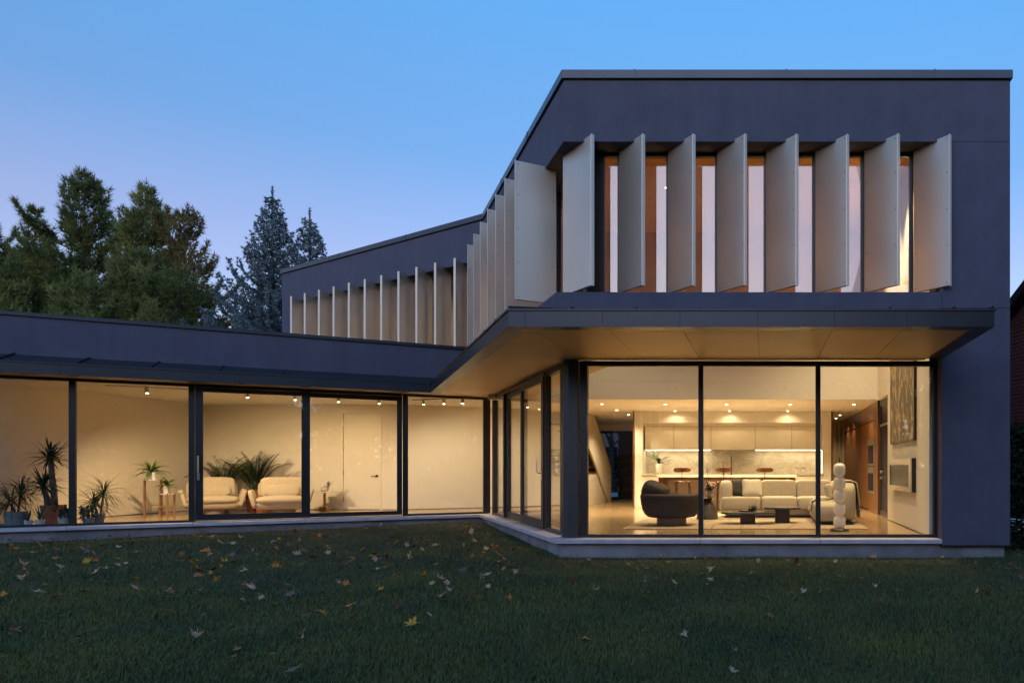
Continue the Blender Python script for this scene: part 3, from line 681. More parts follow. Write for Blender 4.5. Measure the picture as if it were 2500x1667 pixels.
for i, x in enumerate((-2.47, -.94, .66)): downlight(x, 18.2, 2.708, 'round downlight over the island front, %s of the near row' % STOOLL[i], 400)
for i, x in enumerate((-2.48, -.96, .66)): downlight(x, 20.24, 2.708, 'round downlight washing the kitchen header, %s of the far row' % STOOLL[i], 8, 165)
downlight(2.26, 18.2, 2.708, 'round downlight in front of the walnut wall, nearest one', 45)
downlight(2.29, 21.8, 2.708, 'round downlight by the walnut wall, middle of three', 40)
downlight(2.31, 23.2, 2.708, 'round downlight by the walnut wall, farthest of three', 40)
for i, (x, y) in enumerate(((-1.9, 12.7), (.2, 12.7), (2.15, 13.0), (-1.9, 14.2), (.2, 14.2), (2.15, 14.8), (-4.3, 15.2))):
    downlight(x, y, 6.598, 'round downlight in the high living room ceiling seen through the upper windows', 430 if x > 2 else 165, 96, group='high ceiling downlights')
for i, (u, v) in enumerate(((1.6, 2.2), (4.4, 2.2), (7.4, 2.2))):
    p = FU.p(u, v, 6.598); downlight(p[0], p[1], p[2], 'round downlight in the upper left rooms behind the louvers', 70, 140, group='upper bedroom downlights')
# track lights in the left room
def track_head(x, y, label, e, rz, tilt=30, size=135, col=WARM):
    t = thing('track_light', label, 'light', (x, y, 2.80), rz, group='track lights in the left room')
    part('stem', TRIM, t, lambda b: b.tube([(0, 0, 0), (0, 0, -.05)], .012, 8))
    ML = Matrix.Rotation(R(tilt), 3, 'X'); M = Matrix.Rotation(R(4), 3, 'X'); q = MB(); q.lathe([(.0, .06), (.032, .06), (.036, -.05), (.03, -.05), (.03, -.03), (0, -.03)], 18); q.v = [tuple(M @ Vector(p) + Vector((0, 0, -.085))) for p in q.v]
    q.build('head', TRIM, t)
    q = MB(); q.lathe([(0, -.032), (.024, -.05), (.022, -.062), (0, -.066)], 16); q.v = [tuple(M @ Vector(p) + Vector((0, 0, -.085))) for p in q.v]; q.build('bulb', BULB, t)
    spot(t, e, size, tuple(ML @ Vector((0, 0, -.10)) + Vector((0, 0, -.085))), (R(tilt), 0, 0), col=col)
TL = [(-12.80, 15.04, 0.4), (-11.40, 16.0, 0.0), (-10.70, 16.55, 0.0), (-10.0, 17.04, 0.0), (-9.31, 17.54, 0.3), (-8.33, 17.75, 0.5), (-7.75, 17.55, 0.5), (-7.24, 17.42, 0.5)]
TN = ['alone above the plant stand', 'above the left cream chair', 'between the two cream chairs', 'above the right cream chair', 'in front of the white door', 'left of the three by the corner', 'middle of the three by the corner', 'right of the three by the corner']
for (x, y, rz), nm in zip(TL, TN): track_head(x, y, 'small white ceiling track spotlight, ' + nm, 215 if x < -12 else 60 if x < -11 else 30 if x < -10.5 else 11 if x < -9.9 else 3 if x < -9 else 34, -rz * .3, col=(1.0, .64, .31) if x < -9 else (1.0, .73, .43))
for (a, c, nm) in (((-13.4, 14.75), (-9.0, 17.75), 'long white ceiling track over the seating in the left room'), ((-8.7, 17.95), (-6.95, 17.30), 'short dark ceiling track near the glass corner of the left room')):
    d = Vector((c[0] - a[0], c[1] - a[1])); F = Fr(a, tuple(d.normalized()), (-d.normalized().y, d.normalized().x))
    tag(part('light_track', TRIM if 'white' in nm else BLACKM, None, lambda b: b.box(0, d.length, -.017, .017, 2.782, 2.7995, F)), nm, 'light track')

# ================================================================== LIVING ROOM FURNITURE
rnd = random.Random(7)
def rotz(a): return Matrix.Rotation(a, 3, 'Z')
def P(name, m, parent, fn, **k): return part(name, m, parent, fn, **k)
RUGM = mat('beige_rug', (0.36, 0.28, 0.19), 0.97, var=0.12, vscale=14, bump=0.5, bscale=160)
rug = thing('rug', 'large beige rug with thin dark lines under the living room seating', 'rug', (-.34, 15.3, 0))
P('pile', RUGM, rug, lambda b: b.box(-2.24, 2.24, -2.2, 2.2, .0, .012), bevel=.004)
RL = mat('rug_line', (0.05, 0.035, 0.025), .95)
rl = random.Random(3)
for x in (-1.9, -1.35, -.62, -.1, .22, .75, 1.25, 1.75):
    y0 = -2.15 + rl.uniform(0, .5); L = rl.uniform(.5, 1.3); dx = rl.uniform(-.12, .25)
    P('woven_line', RL, rug, lambda b: b.slab([(x, y0, .0121), (x + .014, y0, .0121), (x + dx + .014, y0 + L, .0121), (x + dx, y0 + L, .0121)], (0, 0, .002)))
P('woven_line', RL, rug, lambda b: b.box(-2.2, 2.2, -2.19, -2.165, .0121, .0135))

# dark tub armchair
arm = thing('armchair', 'low dark brown upholstered tub armchair on a round pedestal', 'armchair', (-1.78, 13.98, 0), 0)
bb = MB(); NA = 56
face = R(38)
prof_o = [(.36, .16), (.45, .175), (.52, .23), (.565, .32), (.59, .44), (.605, .56), (.60, .60), (.57, .617), (.50, .615), (.47, .58), (.45, .45), (.40, .40), (.0, .40)]
vs = []
for (r, z) in prof_o:
    for k in range(NA):
        a = 2 * math.pi * k / NA; d = abs((a - face + math.pi) % (2 * math.pi) - math.pi)
        dip = max(0, min(1, (R(46) - d) / R(16))); dip = dip * dip * (3 - 2 * dip)
        zz = z if z <= .40 else .40 + (z - .40) * (1 - dip)
        ex = 1 + .04 * abs(math.sin(2 * a)) 
        vs.append((r * ex * math.cos(a) * .98, r * ex * math.sin(a) * .86, zz))
m = len(prof_o)
bb.add(vs, [(i * NA + k, i * NA + (k + 1) % NA, (i + 1) * NA + (k + 1) % NA, (i + 1) * NA + k) for i in range(m - 1) for k in range(NA)] + [tuple(range(NA))[::-1]])
bb.build('body', DKVELV, arm, smooth=True)
P('seat_cushion', DKVELV, arm, lambda b: b.blob((.03, .02, .45), (.43, .38, .08), .6, .8), smooth=True)
P('back_pillow', DKVELV, arm, lambda b: b.blob((-.31, .0, .655), (.25, .33, .19), .62, .5, rot=Matrix.Rotation(R(22), 3, 'Y')), smooth=True)
P('pedestal', mat('bronze_pedestal', (.16, .09, .06), .4, .5), arm, lambda b: b.lathe([(.285, .013), (.285, .165)], 36), smooth=False)

# sofa
sofa = thing('sofa', 'oatmeal fabric sectional sofa with chaise facing the window', 'sofa', (0, 0, 0))
def rbox(b, x0, x1, y0, y1, z0, z1, e=.24, e2=.2, nu=40, nv=18, rot=None, fn=None):
    return b.blob(((x0 + x1) / 2, (y0 + y1) / 2, (z0 + z1) / 2), ((x1 - x0) / 2, (y1 - y0) / 2, (z1 - z0) / 2), e, e2, nu, nv, rot, fn)
P('base', SOFAM, sofa, lambda b: rbox(b, -.97, 1.72, 16.02, 17.0, .05, .30, .35, .22), smooth=True)
for a, c in ((-.95, -.07), (-.065, .745), (.75, 1.52)): P('seat_cushion', SOFAM, sofa, lambda b: rbox(b, a, c, 15.93, 16.75, .17, .475, .26, .17), smooth=True)
for a, c in ((-.80, -.07), (-.065, .745), (.75, 1.55)): P('back_cushion', SOFAM, sofa, lambda b: rbox(b, a, c, 16.58, 17.0, .20, .835, .22, .17), smooth=True)
P('armrest', SOFAM, sofa, lambda b: rbox(b, -1.0, -.70, 16.1, 17.0, .10, .83, .45, .5), smooth=True)
P('chaise_seat', SOFAM, sofa, lambda b: rbox(b, .98, 1.66, 13.92, 16.0, .05, .44, .35, .4), smooth=True)
P('chaise_back', SOFAM, sofa, lambda b: rbox(b, 1.50, 1.82, 13.98, 17.0, .05, .83, .35, .45), smooth=True)
P('plinth', BLACKM, sofa, lambda b: b.box(-.85, 1.6, 16.1, 16.9, .012, .06).box(1.1, 1.72, 14.1, 16.1, .012, .055))
def pillow(name, label, c, w, h, rz, tilt, m, d=.10):
    M = rotz(rz) @ Matrix.Rotation(R(tilt), 3, 'X')
    def fn(p):   # pinched corners
        k = (abs(p.x) * abs(p.z)) ** 2
        return (p.x * (1 + .10 * k - .05 * (1 - abs(p.z))), p.y * (1 - .55 * max(abs(p.x), abs(p.z)) ** 4), p.z * (1 + .10 * k - .05 * (1 - abs(p.x))))
    o = P(name, m, None, lambda b: b.blob((0, 0, 0), (w / 2, d, h / 2), .5, .42, 32, 18, None, fn), smooth=True)
    o.location = c; o.rotation_euler = M.to_euler()
    return tag(o, label, 'pillow')
CREAMP = mat('cream_pillow', (0.58, 0.52, 0.42), .95, bump=.3, bscale=120)
pillow('throw_pillow', 'charcoal square pillow at the left end of the sofa', (-.64, 16.42, .66), .42, .40, R(-6), -14, GREYF)
pillow('throw_pillow', 'cream square pillow leaning beside the charcoal one', (-.27, 16.34, .655), .46, .42, R(8), -18, CREAMP)
pillow('throw_pillow', 'oatmeal pillow on the chaise behind the globe lamp', (1.42, 15.5, .60), .40, .36, R(70), -12, SOFAM)
# knitted throw over the chaise back
KNIT = mat('chunky_knit', (0.36, 0.31, 0.24), .98, col2=(0.58, .52, .42), vscale=26, bump=1.0, bscale=60)
b = MB(); prof = [(1.40, .60), (1.47, .80), (1.56, .862), (1.72, .868), (1.84, .82), (1.87, .70), (1.885, .55), (1.90, .40), (1.895, .30)]
ny = 14; vs = []
for j in range(ny):
    y = 14.35 + .55 * j / (ny - 1)
    for i, (x, z) in enumerate(prof): vs.append((x + .012 * math.sin(j * 1.9 + i), y + .02 * math.sin(i * 1.3), z + .010 * math.sin(j * 2.7 + i * 1.7) - (.05 * math.sin(j * .9) if i > 6 else 0)))
np_ = len(prof); b.add(vs, [(j * np_ + i, j * np_ + i + 1, (j + 1) * np_ + i + 1, (j + 1) * np_ + i) for j in range(ny - 1) for i in range(np_ - 1)])
throw = b.build('knit_throw', KNIT, smooth=True); sd = throw.modifiers.new('thick', 'SOLIDIFY'); sd.thickness = .022
tag(throw, 'chunky grey beige knit throw hanging over the chaise back', 'throw')
fr = MB()
for j in range(26):
    y = 14.36 + .53 * j / 25; fr.tube([(1.90, y, .30), (1.905, y + rnd.uniform(-.02, .02), .20), (1.90, y + rnd.uniform(-.03, .03), .12)], [.008, .009, .006], 5)
fr.build('fringe', KNIT, throw)['kind'] = 'stuff'
b = MB(); prof = [(1.35, .475), (1.2, .478), (1.08, .47), (.985, .43), (.965, .36), (.955, .28), (.94, .22)]; vs = []
for j in range(10):
    y = 14.75 + .42 * j / 9
    for i, (x, z) in enumerate(prof): vs.append((x - .01 * math.sin(j + i), y, z + .008 * math.sin(j * 2.3 + i)))
n6 = len(prof); b.add(vs, [(j * n6 + i, j * n6 + i + 1, (j + 1) * n6 + i + 1, (j + 1) * n6 + i) for j in range(9) for i in range(n6 - 1)])
t2 = b.build('knit_throw', KNIT, smooth=True); sd = t2.modifiers.new('thick', 'SOLIDIFY'); sd.thickness = .02
tag(t2, 'knit throw end lying across the chaise seat edge', 'throw')

# coffee tables
def coffee(label, cx, cy, hw, hd, zt, leg):
    t = thing('coffee_table', label, 'table', (cx, cy, .012), group='low stone coffee tables')
    P('tabletop', STONE, t, lambda b: b.blob((0, 0, zt - .012 - .02), (hw, hd, .022), .12, .45, 44, 8), smooth=False)
    P('leg', BROWNM, t, lambda b: b.blob((leg, 0, (zt - .054) / 2), (.15, .15, (zt - .054) / 2), .08, .3, 28, 8), smooth=False)
    return t
coffee('lower wide oval stone coffee table, left one, carrying the tea tray', -.30, 14.35, .55, .30, .25, -.02)
coffee('taller narrow oval stone coffee table, right one', .37, 14.62, .37, .26, .325, 0)
tray = thing('tea_tray', 'small dark tray with cup on the left coffee table', 'tray', (-.27, 14.35, .252))
P('tray_base', BROWNM, tray, lambda b: b.lathe([(.0, .0), (.15, .0), (.165, .02), (.158, .02), (.145, .008), (0, .008)], 28), smooth=False)
P('cup', STONE, tray, lambda b: b.lathe([(0, .009), (.032, .009), (.04, .07), (.036, .07), (.03, .02), (0, .02)], 18).lathe([(0, .009), (.032, .009), (.04, .065), (.036, .065), (0, .03)], 18, (-.0, .07, 0)), smooth=True); tray.children[-1].location = (-.07, 0, 0)
pot = thing('teapot', 'small dark teapot with arched handle on the tray', 'teapot', (-.20, 14.35, .262))
DKP = mat('dark_teapot', (.03, .027, .025), .5)
P('body', DKP, pot, lambda b: b.lathe([(0, 0), (.045, 0), (.058, .04), (.055, .09), (.03, .105), (0, .107)], 22), smooth=True)
P('lid', DKP, pot, lambda b: b.blob((0, 0, .115), (.012, .012, .012)), smooth=True)
P('spout', DKP, pot, lambda b: b.tube([(-.05, 0, .05), (-.08, 0, .07), (-.095, 0, .1)], [.014, .011, .008], 8))
P('handle', BRASS, pot, lambda b: b.tube([(.055 * math.cos(a), 0, .09 + .085 * math.sin(a)) for a in [math.pi * k / 10 for k in range(11)]], .005, 6))
# stump side table with flowers
stb = thing('side_table', 'dark stone stump shaped side table beside the armchair', 'side table', (-1.22, 15.62, .012))
P('stump', STONE, stb, lambda b: b.lathe([(.235, 0), (.232, .04), (.215, .16), (.17, .28), (.11, .37), (.09, .42), (.0, .42)], 32), smooth=True)
P('tabletop', STONE, stb, lambda b: b.lathe([(.0, .421), (.14, .425), (.21, .445), (.215, .455), (0, .456)], 32))

def blades(b, base, n, L, w, spread, droop, rg, segs=5, up=.15, lvar=.25, azi=None, rbase=.0):
    """long arching leaves from a crown"""
    for k in range(n):
        az = rg.uniform(0, 2 * math.pi) if azi is None else azi[k % len(azi)] + rg.uniform(-.2, .2)
        el = R(88) - (rg.random() ** .75) * spread
        l = L * rg.uniform(1 - lvar, 1 + lvar); wd = w * rg.uniform(.8, 1.15)
        p = Vector(base) + Vector((math.cos(az), math.sin(az), 0)) * rbase * rg.random() + Vector((0, 0, rg.uniform(-up, up) * .3))
        e = el; vs = []; side = Vector((-math.sin(az), math.cos(az), 0)); dr = droop * rg.uniform(.6, 1.4)
        for s in range(segs + 1):
            t = s / segs; ww = wd * (.55 + .9 * t if t < .35 else .865 * (1 - ((t - .35) / .65) ** 1.6) + .02)
            q = p.copy(); vs += [q - side * ww / 2 + Vector((0, 0, ww * .18)), q, q + side * ww / 2 + Vector((0, 0, ww * .18))]
            p = p + Vector((math.cos(az) * math.cos(e), math.sin(az) * math.cos(e), math.sin(e))) * l / segs
            e -= dr / segs
        b.add(vs, [f for s in range(segs) for f in ((3 * s, 3 * s + 1, 3 * s + 4, 3 * s + 3), (3 * s + 1, 3 * s + 2, 3 * s + 5, 3 * s + 4))])
    return b
def bouquet(name, label, loc, vase_prof, vase_m, fn, cat='vase'):
    t = thing(name, label, cat, loc)
    P('vase', vase_m, t, lambda b: b.lathe(vase_prof, 20), smooth=True)
    fn(t); return t
rg = random.Random(21)
PINK = mat('pale_pink_petals', (0.62, 0.38, 0.30), .7, var=.2, vscale=20)
WPETAL = mat('white_petals', (0.80, 0.76, 0.66), .6)
def fl1(t):
    b = MB(); 
    for k in range(26):
        a = rg.uniform(0, 6.28); r = rg.uniform(0, .13); z = rg.uniform(.17, .34); b.blob((r * math.cos(a), r * math.sin(a), z), (.03, .03, .024), .9, 1, 8, 5)
    b.build('blossoms', PINK, t, smooth=True)['kind'] = 'stuff'
    q = MB(); blades(q, (0, 0, .14), 40, .22, .05, R(75), R(40), rg, 4); q.build('leaves', LEAFD, t, fix=False)
    q = MB(); q.tube([(0, 0, .1), (-.03, 0, .4), (-.05, 0, .60)], .006, 5); blades(q, (-.05, 0, .58), 9, .07, .02, R(80), R(30), rg, 3); q.build('tall_stem', LEAFD, t)
bouquet('flower_vase', 'glass vase of pink flowers and foliage on the stump table', (-1.17, 15.6, .469), [(0, 0), (.055, 0), (.065, .06), (.05, .14), (.055, .16), (.05, .16), (.045, .14), (.058, .06), (0, .012)], mat('vase_glass', (.55, .5, .4), .1, spec=.6), fl1)
def fl2(t):
    q = MB(); blades(q, (0, 0, .3), 26, .58, .030, R(58), R(25), rg, 4, azi=[2.6, 3.0, 2.3, 3.4]); q.build('grass_sprays', LEAFD, t, fix=False)
    q = MB(); blades(q, (0, 0, .27), 9, .20, .07, R(70), R(60), rg, 5); blades(q, (0, 0, .28), 2, .44, .10, R(70), R(55), rg, 6, azi=[-.1, .2]); q.build('leaves', LEAFD, t, fix=False)
bouquet('leaf_vase', 'tall white vase of arching leaves on the kitchen counter', (-2.98, 20.62, .951), [(0, 0), (.085, 0), (.095, .1), (.10, .28), (.09, .28), (.085, .1), (0, .02)], WPOT, fl2)

# stacked globe floor lamp
lamp = thing('globe_floor_lamp', 'floor lamp of five stacked white glass globes on a stone base', 'floor lamp', (1.335, 12.82, 0))
P('base', STONE, lamp, lambda b: b.lathe([(.0, .0), (.17, .0), (.172, .03), (.165, .036), (0, .036)], 40))
for k in range(5): P('globe', GLOBE, lamp, lambda b: b.blob((0, 0, .036 + .116 + .2305 * k), (.107, .107, .118), .72, .98, 36, 20), smooth=True)
P('rod', BLACKM, lamp, lambda b: b.tube([(0, 0, 1.185), (0, 0, 1.30)], .008, 8))

# artwork and wall fireplace on the right wall
ART = mat('abstract_art', (0.11, 0.085, 0.06), .8)
n = ART.node_tree.nodes; l = ART.node_tree.links; bs = n['Principled BSDF']
tc = n.new('ShaderNodeTexCoord'); mp = n.new('ShaderNodeMapping'); mp.inputs['Scale'].default_value = (1, 1.3, .55); l.new(tc.outputs['Object'], mp.inputs[0])
nz = n.new('ShaderNodeTexNoise'); nz.inputs['Scale'].default_value = 5.5; nz.inputs['Detail'].default_value = 9; nz.inputs['Roughness'].default_value = .66; nz.inputs['Distortion'].default_value = .9; l.new(mp.outputs[0], nz.inputs['Vector'])
rp = n.new('ShaderNodeValToRGB'); e = rp.color_ramp.elements; e[0].position = .47; e[0].color = (.15, .115, .085, 1); e[1].position = .58; e[1].color = (.50, .39, .24, 1); k = e.new(.515); k.color = (.20, .155, .11, 1)
l.new(nz.outputs[0], rp.inputs[0]); l.new(rp.outputs[0], bs.inputs['Base Color'])
art = thing('wall_art', 'tall framed abstract painting in brown and gold on the right wall', 'painting', (2.66, 13.8, 1.60))
P('canvas', ART, art, lambda b: b.box(-.045, -.001, -1.16, 1.16, .01, 1.95))
P('frame', BROWNM, art, lambda b: b.box(-.05, -.001, -1.18, -1.161, 0, 1.97).box(-.05, -.001, 1.161, 1.18, 0, 1.97).box(-.05, -.001, -1.16, 1.16, -.008, .009).box(-.05, -.001, -1.16, 1.16, 1.951, 1.97))
fp = thing('wall_fireplace', 'wall mounted fireplace with steel frame and dark glass below the painting', 'fireplace', (2.66, 13.76, .68))
P('housing', BLACKM, fp, lambda b: b.box(-.075, -.001, -1.09, 1.09, .0, .60))
P('frame', STEEL, fp, lambda b: b.box(-.10, -.076, -1.09, 1.09, .0, .09).box(-.10, -.076, -1.09, 1.09, .49, .60).box(-.10, -.076, -1.09, -.93, .091, .489).box(-.10, -.076, 1.0, 1.09, .091, .489))
P('glass', DARKG, fp, lambda b: b.box(-.085, -.078, -.93, 1.0, .09, .49))

# ================================================================== LEFT ROOM
def lounge(label, x, y, rz):
    t = thing('lounge_chair', label, 'lounge chair', (x, y, 0), rz, group='cream lounge chairs in the left room'); t.scale = (.86, .9, 1.0)
    # arms and back as slanted rounded slabs, bottom tray below
    P('shell', BOUCLE, t, lambda b: b.blob((0, .02, .205), (.66, .46, .105), .45, .35, 40, 12, None, lambda p: (p.x * (1 + .10 * p.z), p.y * (1 + .06 * p.z), p.z)), smooth=True)
    for s in (-1, 1):
        P('arm', BOUCLE, t, lambda b: b.blob((s * .665, .0, .37), (.06, .46, .225), .35, .3, 28, 16, Matrix.Rotation(R(17 * s), 3, 'Y'), lambda p: (p.x, p.y * (1 - .05 * p.z), p.z)), smooth=True)
    P('back_shell', BOUCLE, t, lambda b: b.blob((0, .44, .47), (.60, .07, .33), .35, .3, 36, 14, Matrix.Rotation(R(-12), 3, 'X')), smooth=True)
    P('seat_cushion', BOUCLE, t, lambda b: b.blob((0, -.06, .335), (.575, .46, .115), .75, .35, 40, 14, None, lambda p: (p.x * (1 + .06 * (1 - abs(p.z))), p.y, p.z)), smooth=True)
    P('back_cushion', BOUCLE, t, lambda b: b.blob((0, .33, .625), (.53, .12, .255), .36, .28, 36, 16, Matrix.Rotation(R(-14), 3, 'X')), smooth=True)
    P('lumbar_pillow', BOUCLE, t, lambda b: b.blob((0, .17, .545), (.42, .10, .15), .6, .32, 36, 14, Matrix.Rotation(R(-16), 3, 'X')), smooth=True)
    P('pedestal', mat('pale_wood_plinth', (.30, .22, .15), .5), t, lambda b: b.lathe([(.33, 0), (.33, .105)], 32))
lounge('cream boucle lounge chair, left one, behind the sliding door frame', -13.49, 17.75, R(39))
lounge('cream boucle lounge chair, right one, in front of the bare wall', -11.80, 17.75, R(31))
pt = thing('pedestal_table', 'small white topped pedestal table with brass block base right of the chairs', 'side table', (-11.42, 18.85, 0))
P('tabletop', WPOT, pt, lambda b: b.box(-.27, .27, -.2, .2, .475, .493), bevel=.006)
P('stem', BRASS, pt, lambda b: b.box(-.022, .022, -.022, .022, .13, .474))
P('base', BRASS, pt, lambda b: b.prism([(-.09, -.09), (.09, -.09), (.09, .09), (-.09, .09)], 0, .10).add([(-.09, -.09, .1), (.09, -.09, .1), (.09, .09, .1), (-.09, .09, .1), (-.022, -.022, .131), (.022, -.022, .131), (.022, .022, .131), (-.022, .022, .131)], [(0, 1, 5, 4), (1, 2, 6, 5), (2, 3, 7, 6), (3, 0, 4, 7)]))
fb = thing('flower_bowl', 'tilted two tone bowl with white orchids on the pedestal table', 'bowl', (-11.42, 18.85, .494))
P('bowl', mat('blush_bowl', (.45, .28, .2), .5, col2=(.7, .66, .6), vscale=3), fb, lambda b: b.lathe([(0, 0), (.05, 0), (.095, .05), (.085, .11), (.06, .13), (.05, .12), (.07, .06), (0, .02)], 24), smooth=True)
b = MB()
for k in range(16): b.blob((rg.uniform(-.07, .1), rg.uniform(-.05, .05), rg.uniform(.12, .2)), (.026, .026, .018), .9, 1, 8, 5)
b.build('blossoms', WPETAL, fb, smooth=True)['kind'] = 'stuff'
b = MB(); blades(b, (.06, 0, .13), 16, .16, .035, R(60), R(20), rg, 4, azi=[0, .4, -.4]); b.build('leaves', LEAFB, fb, fix=False)

# palms behind the chairs
def palm(label, x, y, h, n, seed, pot_h=.55, r=.26, m=TERRA):
    rg = random.Random(seed); t = thing('potted_palm', label, 'potted plant', (x, y, 0), group='potted palms behind the chairs')
    P('pot', m, t, lambda b: b.lathe([(r * .72, 0), (r, pot_h), (r * .93, pot_h), (r * .9, pot_h - .05), (0, pot_h - .05)], 28), smooth=False)
    b = MB(); st = MB()
    for k in range(n):
        az = rg.uniform(0, 6.283); el = R(rg.uniform(62, 90)); L = h * rg.uniform(.75, 1.08); p = Vector((.07 * math.cos(az), .07 * math.sin(az), pot_h - .06)); dr = R(rg.uniform(30, 85)); pts = []; S = 14; e = el
        for s in range(S + 1):
            pts.append((p.copy(), e)); p = p + Vector((math.cos(az) * math.cos(e), math.sin(az) * math.cos(e), math.sin(e))) * L / S; e -= dr / S * (0.4 + 1.2 * s / S)
        st.tube([q for q, _ in pts[::2]], [.010 * (1 - .8 * i / 8) for i in range(8)], 4, False)
        side = Vector((-math.sin(az), math.cos(az), 0))
        for s in range(4, S + 1):
            for sub in (0, .25, .5, .75):
                q, e = pts[s]; 
                if s < S: q = q.lerp(pts[s + 1][0], sub)
                d = Vector((math.cos(az) * math.cos(e), math.sin(az) * math.cos(e), math.sin(e)))
                for sg in (-1, 1):
                    ll = .30 * h / 1.2 * (1 - .55 * abs(s - 9) / 6) * rg.uniform(.8, 1.15); dd = (side * sg * .75 + d * .75 + Vector((0, 0, rg.uniform(-.25, .15)))).normalized()
                    nn = dd.cross(Vector((0, 0, 1))).normalized() * .0075; tip = q + dd * ll + Vector((0, 0, -.25 * ll)); mid = q + dd * ll * .5 + Vector((0, 0, -.03 * ll))
                    b.add([q, mid - nn, mid + nn, tip], [(0, 1, 2), (1, 3, 2)])
    st.build('stems', LEAFD, t, fix=False); b.build('fronds', LEAFD, t, fix=False)
palm('dark green palm behind the left cream chair, mostly hidden by the door frame', -13.95, 18.65, 1.0, 26, 5, .5, .22)
palm('full dark green palm in terracotta pot between the cream chairs', -13.05, 18.60, 1.05, 30, 9, .56, .23)
tp = thing('terracotta_pot', 'tall terracotta pot with small leaves right of the left chair', 'plant pot', (-12.66, 18.35, 0))
P('pot', TERRA, tp, lambda b: b.lathe([(.16, 0), (.235, .46), (.215, .46), (.20, .42), (0, .42)], 26))
b = MB(); blades(b, (0, 0, .42), 14, .26, .04, R(80), R(60), rg, 4); b.build('leaves', LEAFD, tp, fix=False)

# two tier plant stand with two leafy plants
ps = thing('plant_stand', 'two tier oak plant stand with white round trays', 'plant stand', (-14.03, 16.62, 0))
P('tray', WPOT, ps, lambda b: b.lathe([(0, .83), (.15, .83), (.155, .86), (.145, .86), (.14, .84), (0, .84)], 28, (0.0, 0, 0)))
P('tray', WPOT, ps, lambda b: b.lathe([(0, .50), (.13, .50), (.135, .53), (.125, .53), (.12, .51), (0, .51)], 28, (.37, -.02, 0)))
for (x, y, h) in ((-.15, -.02, .87), (.10, .14, .86), (.235, -.06, .54), (.45, -.12, .53), (.42, .12, .53)): P('leg', OAK, ps, lambda b: b.box(x - .016, x + .016, y - .016, y + .016, 0, h))
P('stretcher', OAK, ps, lambda b: b.box(-.134, .219, -.05, -.026, .245, .27))
P('stretcher', OAK, ps, lambda b: b.box(.251, .434, -.1, -.076, .21, .235))
def potted(name, label, x, y, z, r, h, m, fol, group=None, prof=None):
    r *= .84
    t = thing(name, label, 'potted plant', (x, y, z), group=group)
    P('pot', m, t, lambda b: b.lathe(prof or [(r * .72, 0), (r, h), (r * .92, h), (r * .9, h - .02), (0, h - .02)], 28), smooth=False)
    P('soil', SOIL, t, lambda b: b.lathe([(r * .89, h - .019), (0, h - .012)], 20))
    fol(t, h); return t
def fern(t, h, n=30, L=.34, w=.055):
    b = MB(); blades(b, (0, 0, h - .02), n, L, w, R(82), R(75), rg, 7); b.build('leaves', LEAFB, t, fix=False)
potted('potted_fern', 'bright green arching fern on the upper tray of the plant stand', -14.03, 16.62, .842, .105, .17, WPOT, lambda t, h: fern(t, h, 34, .40, .06))
potted('potted_fern', 'small broad leaved green plant on the lower tray of the stand', -13.66, 16.60, .512, .105, .19, WPOT, lambda t, h: fern(t, h, 24, .25, .085))

# plants crowded at the left end of the glass
def yucca_fol(t, h):
    for (x0, x1, z1, seed, L) in ((.05, -.03, 1.30, 4, .40), (-.08, -.16, .74, 8, .42)):
        r2 = random.Random(seed)
        P('trunk', TRUNKP, t, lambda b: b.tube([(x0, 0, h - .05), (x0 * .8 + x1 * .2, 0, h + (z1 - h) * .3), (x1 * .7 + x0 * .3, 0, h + (z1 - h) * .7), (x1, 0, z1)], [.055, .05, .043, .046], 12), smooth=True)
        b = MB(); blades(b, (x1, 0, z1 + .02), 95, L, .036, R(118), R(18), r2, 4, up=.25, rbase=.04); b.build('crown', LEAFD, t, fix=False)
potted('potted_yucca', 'tall two stemmed yucca in a terracotta pot by the left glass', -13.99, 14.25, 0, .215, .38, TERRA, yucca_fol)
def drac(n, L, z, w=.022, sp=R(125), tw=2):
    def f(t, h):
        for k in range(tw):
            a = k * 2.4 + .4; x = .06 * math.cos(a); zz = h + z * (1 if k == 0 else .45)
            P('trunk', TRUNKP, t, lambda b: b.tube([(x * .6, 0, h - .03), (x * 1.6, 0, zz)], .016, 8))
            b = MB(); blades(b, (x * 1.6, 0, zz), n, L, w, sp, R(55), rg, 5, up=.2, rbase=.03); b.build('crown', LEAFD, t, fix=False)
    return f
potted('potted_dracaena', 'spiky dark dracaena in a wide grey pot at the far left', -14.46, 14.02, 0, .20, .265, GPOT, drac(85, .46, .36), prof=[(.155, 0), (.17, .265), (.158, .265), (.152, .24), (0, .24)])
potted('potted_dracaena', 'fine leaved dracaena behind the left mullion', -13.30, 14.50, 0, .12, .20, GPOT, drac(95, .46, .40, .018))
def aloe(t, h):
    b = MB(); blades(b, (0, 0, h - .02), 16, .20, .035, R(70), R(10), rg, 4); b.build('leaves', LEAFD, t, fix=False)
def tallaloe(t, h):
    b = MB(); blades(b, (0, 0, h - .02), 12, .34, .03, R(50), R(5), rg, 4); b.build('leaves', LEAFD, t, fix=False)
def bushy(t, h):
    b = MB(); 
    for k in range(60):
        a = rg.uniform(0, 6.28); r = .13 * rg.random() ** .5; blades(b, (r * math.cos(a), r * math.sin(a), h + rg.uniform(-.02, .17)), 3, .07, .045, R(95), R(30), rg, 3)
    b.build('leaves', LEAFD, t, fix=False)
potted('potted_succulent', 'small aloe in a white pot, left of the twin white pots', -13.94, 13.74, 0, .078, .12, WPOT, aloe)
potted('potted_succulent', 'taller spiky aloe in a white pot, right of the twin white pots', -13.80, 13.82, 0, .09, .125, WPOT, tallaloe)
potted('potted_shrub', 'bushy green plant in a white pot just left of the mullion', -13.50, 13.98, 0, .11, .17, WPOT, bushy)
